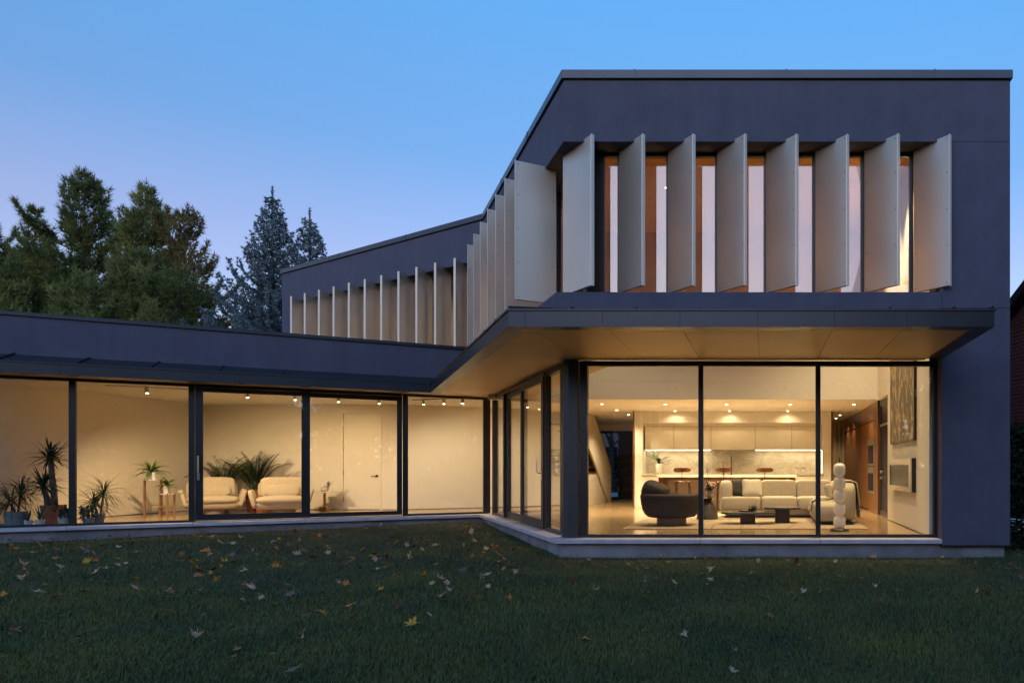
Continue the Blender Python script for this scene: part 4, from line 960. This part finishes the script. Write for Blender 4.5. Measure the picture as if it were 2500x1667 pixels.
potted('potted_shrub', 'bushy green plant in a small grey pot just right of the mullion', -13.16, 14.12, 0, .11, .135, GPOT, bushy)

# ================================================================== TREES
def fol_mat(name, c1, c2, scale=1.1, rough=.7):
    return mat(name, c1, rough, col2=c2, vscale=scale, spec=.25, detail=6)
NEED = fol_mat('pine_needles', (0.062, 0.085, 0.026), (0.23, 0.24, 0.075), .9)
NEEDY = fol_mat('light_pine_needles', (0.09, 0.115, 0.032), (0.29, 0.30, 0.095), 1.0)
SPRU = fol_mat('blue_spruce_needles', (0.085, 0.13, 0.155), (0.22, 0.285, 0.315), 1.3)
RUST = fol_mat('rusty_foliage', (0.12, 0.10, 0.03), (0.27, 0.19, 0.06), 1.0)
AUT = fol_mat('autumn_foliage', (0.13, 0.10, 0.025), (0.36, 0.19, 0.05), .8)
DGREEN = fol_mat('dark_leaf_foliage', (0.012, 0.022, 0.010), (0.030, 0.045, 0.018), 1.5)

def needles(P_, D_, m, length, width, rs, spread=.8):
    """m needle triangles per tuft"""
    n = len(P_); P3 = np.repeat(P_, m, 0); D3 = np.repeat(D_, m, 0)
    d = D3 + rs.normal(0, spread, (n * m, 3)); d /= np.linalg.norm(d, axis=1)[:, None] + 1e-9
    ln = length * rs.uniform(.6, 1.15, n * m)[:, None]
    s = np.cross(d, rs.normal(0, 1, (n * m, 3))); s /= np.linalg.norm(s, axis=1)[:, None] + 1e-9
    w = width * rs.uniform(.7, 1.2, n * m)[:, None] / 2
    base = P3 + d * ln * .05
    v = np.stack([base - s * w, base + s * w, base + d * ln], 1).reshape(-1, 3)
    return v, np.arange(len(v)).reshape(-1, 3)
def tree_base(name, label, x, y, h, r0, group, lean=0):
    t = thing(name, label, 'tree', (x, y, -.4), group=group)
    return t
def conifer(name, label, x, y, H, Rad, seed, m, style='pine', tuft=10, nl=.30, nw=.040, z0=.12, dens=1.0, group='trees beyond the house'):
    rs = np.random.RandomState(seed); t = tree_base(name, label, x, y, H, .2, group)
    tr = MB(); tr.tube([(0, 0, 0), (.03 * H * rs.uniform(-.3, .3), 0, H * .5), (0, .0, H * .99)], [.017 * H, .010 * H, .012], 9) if style == 'pine' else tr.tube([(0, 0, 0), (0, 0, H * .5), (0, 0, H), (0, 0, H + .5)], [.017 * H, .009 * H, .02, .008], 8); tr.build('trunk', BARK, t, smooth=True)
    lim = MB(); TP, TD = [], []
    z = H * z0
    while z < H * .985:
        f = (z - H * z0) / (H * (1 - z0))                     # 0 at the lowest branch, 1 at the tip
        if style == 'pine':
            prof = (min(1, .55 + f * 1.6) if f < .28 else 1) * (1 - f) ** .70; nb = rs.randint(4, 7); el0 = R(2 + 46 * f * f); up = R(34)
            Lb = Rad * prof * rs.uniform(.55, 1.35)
        else:
            prof = (1 - f) ** 1.0; nb = rs.randint(5, 7); el0 = R(-16 + 46 * f); up = R(42); Lb = Rad * prof + .12
        a0 = rs.uniform(0, 6.28)
        for k in range(nb):
            az = a0 + 6.283 * k / nb + rs.uniform(-.35, .35); L = Lb * (rs.uniform(.55, 1.25) if style == 'pine' else rs.uniform(.82, 1.1)); S = 6
            if style == 'pine' and rs.rand() < .10: L *= 1.3
            p = np.array([0., 0., z + rs.uniform(-.15, .15)]); e = el0 + rs.uniform(-.15, .15); pts = [p.copy()]
            for s in range(S):
                p = p + np.array([math.cos(az) * math.cos(e), math.sin(az) * math.cos(e), math.sin(e)]) * L / S; pts.append(p.copy()); e += up / S * (1 + s * .3)
            if L > .5: lim.tube([tuple(q) for q in pts[::2]], [.012 + .013 * L * (1 - i / 3.2) * .6 for i in range(4)], 4, False)
            nt = max(2, int(L / (.20 if style == 'pine' else .14) * dens))
            for s in range(nt):
                ft = (.22 if style == 'pine' else .12) + (1 - (.22 if style == 'pine' else .12)) * (s + rs.rand() * .6) / nt
                i0 = min(S - 1, int(ft * S)); q = pts[i0] + (pts[i0 + 1] - pts[i0]) * (ft * S - i0); dirb = pts[i0 + 1] - pts[i0]; dirb /= np.linalg.norm(dirb)
                side = np.array([-math.sin(az), math.cos(az), 0])
                tl = ((.42 * L * (1 - ft) + .22) if style == 'pine' else (.30 * L * (1 - ft) + .06)) * rs.uniform(.6, 1.1)
                for sg in (-1, 1):
                    dtw = dirb * .75 + side * sg * .7 + np.array([0, 0, (.25 if style == 'pine' else -.05)]); dtw /= np.linalg.norm(dtw)
                    step = .17 if style == 'pine' else .10
                    for j in range(1, max(2, int(tl / step)) + 1):
                        TP.append(q + dtw * step * j + rs.normal(0, .03, 3)); TD.append(dtw + np.array([0, 0, .45 if style == 'pine' else .1]))
            TP.append(pts[-1]); TD.append(dirb + np.array([0, 0, .3]))
        z += (H * .036 if style == 'pine' else H * .030) * rs.uniform(.8, 1.25)
    for k in range(6 if style == 'pine' else 14):
        TP.append(np.array([0, 0, H * (1 - .012 * k) if style == 'pine' else H + .45 - .07 * k])); TD.append(np.array([0, 0, 1.2]))
    lim.build('limbs', BARK, t, fix=False)
    v, f = needles(np.array(TP), np.array(TD), tuft, nl, nw, rs, .62 if style == 'pine' else .75)
    np_mesh('crown', v, f, m, t)
    return len(f)
def leafy(name, label, x, y, H, Rad, seed, m, leaves=9000, ls=.12, group='trees beyond the house', bare=False, trunk=.35):
    rs = np.random.RandomState(seed); t = tree_base(name, label, x, y, H, .2, group)
    lim = MB(); tips = []
    lim.tube([(0, 0, 0), (.1, 0, H * trunk)], [.02 * H, .014 * H], 8, False)
    def grow(p, d, L, r, lv):
        q = p + d * L; lim.tube([tuple(p), tuple((p + q) / 2 + rs.normal(0, L * .05, 3)), tuple(q)], [r, r * .8, r * .6], 5 if lv < 2 else 4, False)
        if lv >= 2: tips.extend([p + (q - p) * f for f in (.4, .7, 1.0)])
        if lv < (5 if bare else 4):
            for k in range(3 if lv < 3 else 2):
                a = rs.normal(0, .55, 3); a[2] += .12; nd = d + a; nd /= np.linalg.norm(nd)
                grow(q, nd, L * rs.uniform(.62, .85), r * .6, lv + 1)
    for k in range(5):
        a = 6.28 * k / 5 + rs.uniform(-.4, .4); d = np.array([math.cos(a) * .6, math.sin(a) * .6, .75]); d /= np.linalg.norm(d)
        grow(np.array([.1, 0, H * trunk * rs.uniform(.75, 1.0)]), d, H * .22 * rs.uniform(.8, 1.1), .007 * H, 0)
    lim.build('trunk', BARK, t, fix=False)
    if leaves:
        T = np.array(tips); sc = np.array([Rad / max(1e-3, np.abs(T[:, :2]).max()), 0, 0])[0]
        idx = rs.randint(0, len(T), leaves); P_ = T[idx] + rs.normal(0, .22, (leaves, 3)); 
        d = rs.normal(0, 1, (leaves, 3)); d /= np.linalg.norm(d, axis=1)[:, None]; s = np.cross(d, rs.normal(0, 1, (leaves, 3))); s /= np.linalg.norm(s, axis=1)[:, None]
        l = ls * rs.uniform(.6, 1.3, leaves)[:, None]
        v = np.stack([P_ - d * l * .5, P_ + s * l * .38, P_ + d * l * .6, P_ - s * l * .38], 1).reshape(-1, 3); k = np.arange(leaves)[:, None] * 4
        f = np.concatenate([k + np.array([[0, 1, 2]]), k + np.array([[0, 2, 3]])])
        np_mesh('crown', v, f, m, t)
conifer('pine_tree', 'tallest ragged dark pine, second from the left of the row', -35.6, 38, 17.0, 5.0, 11, NEED, tuft=12, nl=.36)
conifer('pine_tree', 'slim dark pine left of the tallest one', -38.4, 38.2, 15.0, 3.6, 12, NEED, nl=.32)
conifer('pine_tree', 'dark pine cut by the left edge of the picture', -41.2, 38.6, 14.4, 4.0, 13, NEED, nl=.32)
conifer('pine_tree', 'broad pine with rounded crown, right of the tallest one', -32.0, 37.6, 16.2, 5.2, 14, NEEDY, tuft=12, nl=.36)
conifer('pine_tree', 'rusty brown tinged tree at the right end of the pine group', -29.6, 37.0, 14.6, 4.2, 15, RUST, nl=.28)
conifer('pine_tree', 'low bushy light green pine in front of the row, left one', -34.9, 33.5, 9.6, 4.8, 16, NEEDY, tuft=10, nl=.33, z0=.06)
conifer('pine_tree', 'low bushy light green pine in front of the row, middle one', -31.0, 33.0, 10.0, 5.0, 17, NEEDY, tuft=10, nl=.33, z0=.06)
conifer('pine_tree', 'dark green bushy conifer just left of the blue spruce', -27.2, 33.5, 10.6, 4.6, 18, NEED, tuft=10, nl=.31, z0=.06)
conifer('pine_tree', 'low dark bushy pine at the far left above the parapet', -38.2, 34.0, 9.0, 4.6, 26, NEED, tuft=10, nl=.33, z0=.06)
conifer('pine_tree', 'mid height dark pine filling the gap behind the light green bushy pines', -36.6, 36.0, 12.2, 4.6, 27, NEED, tuft=10, nl=.34)
conifer('pine_tree', 'mid height dark pine behind the dark conifer left of the spruce', -30.2, 35.2, 12.0, 4.4, 28, NEED, tuft=10, nl=.34)
leafy('maple_tree', 'open autumn tree with yellow orange leaves beside the blue spruce', -27.6, 40.0, 12.6, 3.2, 19, AUT, 5200, .17)
conifer('spruce_tree', 'tall blue spruce left of the upper wing', -21.7, 32.0, 13.4, 5.7, 20, SPRU, 'spruce', 8, .14, .055, .06)
conifer('spruce_tree', 'smaller blue spruce tip above the upper wing roof', -22.55, 36.0, 13.9, 4.0, 21, SPRU, 'spruce', 9, .14, .05, .3)

# ================================================================== NEIGHBOUR ON THE RIGHT
FN = Fr((5.3, 14.8), (-.17, .985), (.985, .17))
nb = thing('brick_house', 'red brick neighbouring house with dark sloping eave at the right edge', 'house')
BRICKM = mat('dark_red_brick', (0.24, 0.09, 0.08), .85, col2=(0.34, 0.15, 0.13), vscale=3.5, bump=.3, bscale=70)
MORT = mat('brick_mortar', (0.42, 0.36, 0.34), .95)
P('wall', MORT, nb, lambda b: b.slab([FN.p(-3, 0, -.5), FN.p(3, 0, -.5), FN.p(3, 0, 3.4), FN.p(-3, 0, 5.9)], (FN.n[0] * .3, FN.n[1] * .3, 0)))
bm0 = MB(); bm0.box(-.1075, .1075, -.012, .05, -.0325, .0325); first = None
for c in range(40):
    z = 1.75 + .0755 * c
    for k in range(7):
        u = -.42 + .2255 * k + (.113 if c % 2 else 0)
        if z > 4.55 - .43 * u: continue
        if first is None: o = bm0.build('brick', BRICKM, nb, bevel=.004); first = o
        else: o = first.copy(); COL.objects.link(o); o.parent = nb
        o.location = FN.p(u, -.004 * ((c * 7 + k * 3) % 3) / 2, z); o.rotation_euler = (0, 0, math.atan2(.985, -.17))
ROOFN = mat('dark_roof_edge', (0.035, 0.03, 0.034), .7)
P('roof', ROOFN, nb, lambda b: b.slab([FN.p(-3.2, -.30, 5.93), FN.p(3.2, -.30, 3.18), FN.p(3.2, 3, 3.18), FN.p(-3.2, 3, 5.93)], (0, 0, -.06)))
P('rake_board', ROOFN, nb, lambda b: b.slab([FN.p(-3.2, -.33, 5.90), FN.p(3.2, -.33, 3.15), FN.p(3.2, -.33, 2.97), FN.p(-3.2, -.33, 5.72)], (FN.n[0] * .028, FN.n[1] * .028, 0)))
P('eave_soffit', BLACKM, nb, lambda b: b.slab([FN.p(-3.2, -.30, 5.74), FN.p(3.2, -.30, 2.99), FN.p(3.2, .05, 2.99), FN.p(-3.2, .05, 5.74)], (0, 0, .02)))

def leaf_mass(name, label, cat, box, n, ls, m, seed, group=None):
    rs = np.random.RandomState(seed); x0, x1, y0, y1, z0, z1 = box; t = thing(name, label, cat, ((x0 + x1) / 2, (y0 + y1) / 2, z0), group=group)
    u = rs.uniform(-1, 1, (n, 3)); k = rs.rand(n) < .75; ax = rs.randint(0, 3, n); u[np.arange(n)[k], ax[k]] = np.sign(u[np.arange(n)[k], ax[k]]) * rs.uniform(.78, 1.08, k.sum())
    P_ = np.stack([u[:, 0] * (x1 - x0) / 2, u[:, 1] * (y1 - y0) / 2, (u[:, 2] * .5 + .5) * (z1 - z0)], 1) + rs.normal(0, .05, (n, 3))
    d = rs.normal(0, 1, (n, 3)); d /= np.linalg.norm(d, axis=1)[:, None]; s = np.cross(d, rs.normal(0, 1, (n, 3))); s /= np.linalg.norm(s, axis=1)[:, None]; l = ls * rs.uniform(.6, 1.3, n)[:, None]
    v = np.stack([P_ - d * l * .5, P_ + s * l * .4, P_ + d * l * .6, P_ - s * l * .4], 1).reshape(-1, 3); kk = np.arange(n)[:, None] * 4
    np_mesh('foliage', v, np.concatenate([kk + np.array([[0, 1, 2]]), kk + np.array([[0, 2, 3]])]), m, t)
    P('stems', BARK, t, lambda b: [b.tube([(sx * (x1 - x0) * .25, sy * (y1 - y0) * .25, -.1), (sx * (x1 - x0) * .3, sy * (y1 - y0) * .3, (z1 - z0) * .8)], [.03, .015], 6) for sx in (-1, 0, 1) for sy in (-1, 1)] and None)
    return t
leaf_mass('hedge', 'dark clipped hedge in front of the brick neighbour', 'hedge', (4.62, 6.4, 13.4, 14.7, -.3, 1.86), 12000, .085, DGREEN, 31)
leaf_mass('garden_shrub', 'low dark plants at the foot of the hedge by the right wall', 'shrub', (4.1, 5.2, 12.2, 13.1, -.3, .12), 2600, .09, DGREEN, 32)
rs = np.random.RandomState(33)
fc = thing('flower_clump', 'clump of small white and violet flowers at the right corner', 'flowers', (4.45, 12.35, -.27))
b = MB(); st = MB(); pu = MB()
for k in range(46):
    a, r = rs.uniform(0, 6.28), .28 * rs.rand() ** .5; x, y, z = r * math.cos(a), r * math.sin(a) * .8, rs.uniform(.28, .52)
    st.tube([(x * .5, y * .5, 0), (x, y, z)], .004, 4, False)
    (b if k % 3 else pu).blob((x, y, z), (.028, .028, .012), .9, 1, 8, 4)
b.build('white_blossoms', WPETAL, fc, smooth=True)['kind'] = 'stuff'; pu.build('violet_blossoms', mat('violet_petals', (.10, .07, .30), .7), fc, smooth=True)['kind'] = 'stuff'; st.build('stems', LEAFD, fc)['kind'] = 'stuff'

# ================================================================== ACROSS THE GARDEN (seen mirrored in the glass; the hedges are added)
bh = thing('garden_house', 'beige house with white framed windows across the garden, mirrored in the glass', 'house', (0, -24, 0))
BEIGE = mat('beige_siding', (.30, .27, .24), .8, var=.06, vscale=2)
P('wall', BEIGE, bh, lambda b: b.box(-13, 9, -8, 0, -.6, 5.6))
P('roof', ROOFN, bh, lambda b: b.slab([(-13.6, .5, 5.5), (9.6, .5, 5.5), (9.6, -4, 8.2), (-13.6, -4, 8.2)], (0, 0, .15)).slab([(-13.6, -8.5, 5.5), (9.6, -8.5, 5.5), (9.6, -4, 8.2), (-13.6, -4, 8.2)], (0, 0, .15)))
for x in (-11, -8, -3.5, -.5, 3.5, 6.5):
    for z in (.6, 3.3):
        w = P('window', mat('white_trim', (.75, .75, .75), .5), bh, lambda b: b.box(x, x + .12, 0, .06, z, z + 1.6).box(x + 1.2, x + 1.32, 0, .06, z, z + 1.6).box(x + .12, x + 1.2, 0, .06, z, z + .1).box(x + .12, x + 1.2, 0, .06, z + 1.5, z + 1.6).box(x + .62, x + .68, 0, .05, z + .1, z + 1.5))
        P('pane', DARKG, w, lambda b: b.box(x + .12, x + 1.2, .005, .02, z + .1, z + 1.5))
leafy('garden_tree', 'leafy dark tree across the garden, mirrored in the right glass pane', 8.6, -15.0, 10.0, 3.5, 41, DGREEN, 7000, .19, group='trees across the garden')
leafy('garden_tree', 'nearest autumn tree behind the viewer, mirrored in the rightmost upper panes', 8.8, -6.5, 11.5, 4, 45, AUT, 12000, .26, group='trees across the garden', trunk=.22)
leafy('garden_tree', 'bare branching tree across the garden, mirrored in the upper right panes', 16.5, -19.0, 15.5, 4, 43, AUT, 1500, .16, group='trees across the garden', bare=True)
GT = ['left of centre', 'right of centre', 'far right of the row', 'second from the left of the row', 'far left of the row', 'outermost on the right', 'outermost on the left']
for i, (x, y, h) in enumerate(((-2.0, -17, 9.0), (3.2, -17.5, 9.0), (14, -16.5, 9.6), (-13.5, -20, 8.5), (-19, -18, 9.5), (22, -14, 10.5), (-25, -13, 10.5))):
    leafy('garden_tree', 'leafy dark tree across the garden behind the viewer, ' + GT[i], x, y, h, 4, 50 + i, DGREEN, 11000, .46, group='trees across the garden', trunk=.16)
leaf_mass('added_garden_hedge', 'long added hedge across the garden, masking low sky mirrored in the glass', 'hedge', (-30, 34, -21.5, -20, -.6, 1.8), 16000, .30, DGREEN, 61)  # hedge added to close bright sky gaps in the glass reflections
leaf_mass('added_garden_hedge', 'taller added hedge across the garden on the right, masking sky mirrored in the left wing glass', 'hedge', (5, 30, -19.4, -18, -.6, 4.8), 9000, .5, DGREEN, 63)  # added to cover the white sky patch mirrored over the left room door
# street side, seen through the entry sidelight
sh = thing('street_house', 'dim house across the street seen through the entry sidelight', 'house', (-9, 44, 0))
P('wall', mat('dim_brick', (.30, .22, .20), .9, var=.15, vscale=3), sh, lambda b: b.box(-9, 9, 0, 7, -.6, 6.2))
P('roof', ROOFN, sh, lambda b: b.slab([(-9.5, -.5, 6.0), (9.5, -.5, 6.0), (9.5, 4, 8.6), (-9.5, 4, 8.6)], (0, 0, .15)).slab([(-9.5, 8.5, 6.0), (9.5, 8.5, 6.0), (9.5, 4, 8.6), (-9.5, 4, 8.6)], (0, 0, .15)))
for x in (-6, -1.5, 3): P('window', DARKG, sh, lambda b: b.box(x, x + 1.6, -.04, .02, .8, 2.4))
leaf_mass('street_hedge', 'tall dark hedge across the street seen through the sidelight', 'hedge', (-22, 4, 43.1, 43.9, -.5, 1.6), 5000, .40, DGREEN, 62)
leafy('street_tree', 'dark street tree seen through the entry sidelight', -8.6, 40.5, 9, 3, 71, DGREEN, 2500, .2, group='street trees')
tag(part('driveway', mat('driveway_concrete', (.40, .38, .37), .85, var=.1, vscale=2), None, lambda b: b.box(-9, -2, 26.6, 38, -.5, -.16)), kind='structure')
tag(part('street', mat('asphalt', (.05, .05, .052), .8, var=.1, vscale=2), None, lambda b: b.box(-30, 20, 38.5, 43, -.55, -.30)), kind='structure')

# ================================================================== LAWN GRASS
rs = np.random.RandomState(5)
N = 710000
Y = 3.6 * (19.5 / 3.6) ** rs.rand(N); X = rs.uniform(-1.16, .47, N) * Y
keep = rs.rand(N) < np.clip(1.12 - Y / 26, 0.3, 1)
def vcoord(F, x, y): return (x - F.o[0]) * F.n[0] + (y - F.o[1]) * F.n[1]
bay = (Y > 11.36) & (vcoord(FO, X, Y) > .115) & (X < 3.75)
wing = vcoord(FW, X, Y) > .115
wing &= (X < -3) | (Y > 14)
keep &= ~bay & ~(wing & (X < 3.75)) & ~((X > 3.75) & (Y > 12.3))
X, Y = X[keep], Y[keep]; n = len(X)
patch = .5 + .5 * np.sin(X * 1.7 + np.sin(Y * 1.3) * 1.5) * np.sin(Y * 1.9 + np.sin(X * .8) * 1.3)
hgt = rs.uniform(.028, .062, n) * (.8 + .35 * patch); az = rs.uniform(0, 6.283, n); lean = rs.uniform(.15, 1.0, n) * hgt; wd = rs.uniform(.0012, .0023, n) * (1 + Y / 12)
Z = ground_z(X, Y) + .012 * np.sin(X * 1.3 + Y * .7) + .01 * np.sin(Y * 2.1 - X * .6) - .004
dx, dy = np.cos(az), np.sin(az); sxv, syv = -dy * wd, dx * wd
v = np.empty((n, 5, 3), np.float32)
for i, (tl, th, s) in enumerate(((0, 0, -1), (0, 0, 1), (.35, .6, -.7), (.35, .6, .7), (1, 1, 0))):
    v[:, i, 0] = X + dx * lean * tl + sxv * s; v[:, i, 1] = Y + dy * lean * tl + syv * s; v[:, i, 2] = Z + hgt * th
k = np.arange(n)[:, None] * 5
near = (Y < 8.5)
f = np.concatenate([k[near] + np.array([[0, 1, 3]]), k[near] + np.array([[0, 3, 2]]), k[near] + np.array([[2, 3, 4]]), k[~near] + np.array([[0, 1, 4]])])
GR = mat('grass_blades', (0.016, 0.034, 0.012), .55, spec=.25)
nn = GR.node_tree.nodes; ll = GR.node_tree.links
tc = nn.new('ShaderNodeTexCoord'); nz1 = nn.new('ShaderNodeTexNoise'); nz1.inputs['Scale'].default_value = 90; nz2 = nn.new('ShaderNodeTexNoise'); nz2.inputs['Scale'].default_value = .9; nz2.inputs['Detail'].default_value = 5
ll.new(tc.outputs['Object'], nz1.inputs['Vector']); ll.new(tc.outputs['Object'], nz2.inputs['Vector'])
r1 = nn.new('ShaderNodeValToRGB'); r1.color_ramp.elements[0].position = .3; r1.color_ramp.elements[0].color = (.062, .078, .024, 1); r1.color_ramp.elements[1].position = .75; r1.color_ramp.elements[1].color = (.25, .23, .088, 1)
r2 = nn.new('ShaderNodeValToRGB'); r2.color_ramp.elements[0].position = .3; r2.color_ramp.elements[0].color = (.58, .70, .62, 1); r2.color_ramp.elements[1].position = .7; r2.color_ramp.elements[1].color = (1.30, 1.12, .72, 1)
mx = nn.new('ShaderNodeMix'); mx.data_type = 'RGBA'; mx.blend_type = 'MULTIPLY'; mx.inputs[0].default_value = 1
ll.new(nz1.outputs[0], r1.inputs[0]); ll.new(nz2.outputs[0], r2.inputs[0]); ll.new(r1.outputs[0], mx.inputs[6]); ll.new(r2.outputs[0], mx.inputs[7]); ll.new(mx.outputs[2], nn['Principled BSDF'].inputs['Base Color'])
tag(np_mesh('grass', v.reshape(-1, 3), f, GR), 'short mown grass of the lawn', 'grass', kind='stuff')

# ================================================================== FALLEN LEAVES
def maple_mesh(name, seed):
    r = random.Random(seed); out = []
    lobes = [(-150, .55), (-92, .90), (-46, .95), (0, 1.10), (46, .95), (92, .90), (150, .55)]
    for i, (a, l) in enumerate(lobes):
        a = R(a + r.uniform(-7, 7)); l *= r.uniform(.62, 1.12)
        for da, k in ((-15, .60 + r.uniform(-.06, .1)), (-7, .74), (0, 1.0), (7, .76), (15, .60 + r.uniform(-.06, .1))): out.append((a + R(da), l * k))
        if i < 6: out.append((a + R(24), l * r.uniform(.34, .52)))
    fold, cup, ph, rip = r.uniform(-.2, 1.3), r.uniform(-.3, .9), r.uniform(0, 6.28), r.uniform(.05, .22)
    ca, sa = math.cos(r.uniform(0, 3.1)), math.sin(r.uniform(0, 3.1)); vs = [(0, 0, 0)]
    def lift(x, y):      # dry leaves fold along the midrib and curl at the tips
        d = x * x + y * y; return fold * abs(x) * .6 + cup * d * .55 + rip * math.sin(3 * math.atan2(x, y) + ph) * d
    inner = [(a, l * .5) for a, l in out]
    for ring in (inner, out):
        for a, l in ring:
            x, y = l * math.sin(a), l * math.cos(a); z = lift(x, y); sh = 1 / (1 + .5 * abs(z))
            vs.append((x * .5 * sh, y * .5 * sh, z * .5))
    n = len(out); fs = [(0, i + 1, i + 2) for i in range(n - 1)] + [(1 + i, 1 + n + i, 2 + n + i, 2 + i) for i in range(n - 1)]
    k = len(vs); vs += [(-.012, -.02, 0), (.012, -.02, 0), (.03, -.42, .10), (.012, -.42, .10)]; fs.append((k, k + 1, k + 2, k + 3))
    me = bpy.data.meshes.new(name); me.from_pydata(vs, [], fs); return me
LC = [('pale tan', (.56, .37, .21), 6), ('orange brown', (.56, .21, .045), 8), ('golden yellow', (.60, .28, .04), 3), ('dark brown', (.13, .060, .030), 6), ('dull mauve brown', (.24, .13, .105), 4), ('dusty pink', (.58, .32, .21), 5)]
rl = random.Random(77); pool = [i for i, c in enumerate(LC) for _ in range(c[2])]; LMESH = {}
def leaf_at(x, y):
    ci = rl.choice(pool); vi = rl.randint(0, 15)
    if (ci, vi) not in LMESH:
        me = maple_mesh('fallen_leaf', 100 + vi); me.materials.append(mat('leaf_' + LC[ci][0].replace(' ', '_'), LC[ci][1], .9, var=.35, vscale=4, spec=.08)); LMESH[(ci, vi)] = me
    o = bpy.data.objects.new('fallen_leaf', LMESH[(ci, vi)]); COL.objects.link(o)
    s = rl.uniform(.11, .19); o.scale = (s, s, s); o.location = (x, y, ground_z(x, y) + .052 + rl.uniform(0, .024)); o.rotation_euler = (rl.gauss(0, .45), rl.gauss(0, .45), rl.uniform(0, 6.28))
    tag(o, LC[ci][0] + ' fallen maple leaf lying on the lawn', 'leaf', LC[ci][0] + ' maple leaves scattered on the lawn')
cnt = 0; tries = 0
while cnt < 298 and tries < 20000:
    tries += 1
    y = rl.uniform(4.9, 16.6); sx = rl.uniform(-1.08, .37); x = sx * y
    if y > 11.25 and x > -3.4 - (y - 11.25) * .5836: continue
    if (x - S1[0]) * WN[0] + (y - S1[1]) * WN[1] > .05: continue
    wy = (y - 7.9) / 1.2; wgt = (1 if y < 13 else .45) * (.04 + .96 / (1 + math.exp(-1.6 * wy))); wgt *= (1.0 if sx < -.33 else .34 if sx < .1 else .16)
    if rl.random() > wgt: continue
    leaf_at(x, y); cnt += 1

# small torn leaf bits between the blades, too many and too small to pick apart
rs = np.random.RandomState(91); bits = []
while len(bits) < 650:
    y = rs.uniform(5.2, 16.9); x = rs.uniform(-1.08, .36) * y; vw = (x - S1[0]) * WN[0] + (y - S1[1]) * WN[1]
    if (y > 11.25 and x > -3.4 - (y - 11.25) * .5836) or vw > .08: continue
    wgt = .12 + .88 * math.exp(-abs(vw + .1) / .8) if x < -4 else .03 + (.10 if y > 8 else 0)
    if rs.rand() < wgt: bits.append((x, y))
lb = MB(); lv, lf = [], []
for (x, y) in bits:
    a, s, z = rs.uniform(0, 6.28), rs.uniform(.014, .042), ground_z(x, y) + .045 + rs.uniform(0, .02); k = len(lv); m_ = 5
    for j in range(m_):
        t_ = a + 6.283 * j / m_; q_ = s * rs.uniform(.5, 1.2); lv.append((x + q_ * math.cos(t_), y + q_ * math.sin(t_), z + rs.uniform(-.008, .018)))
    lf.append(tuple(range(k, k + m_)))
lb.v, lb.f = lv, lf
tag(lb.build('leaf_litter', mat('leaf_litter', (.10, .05, .025), .95, col2=(.36, .18, .07), vscale=9, spec=.08), fix=False), 'small torn brown leaf bits between the grass blades', 'leaf litter', kind='stuff')
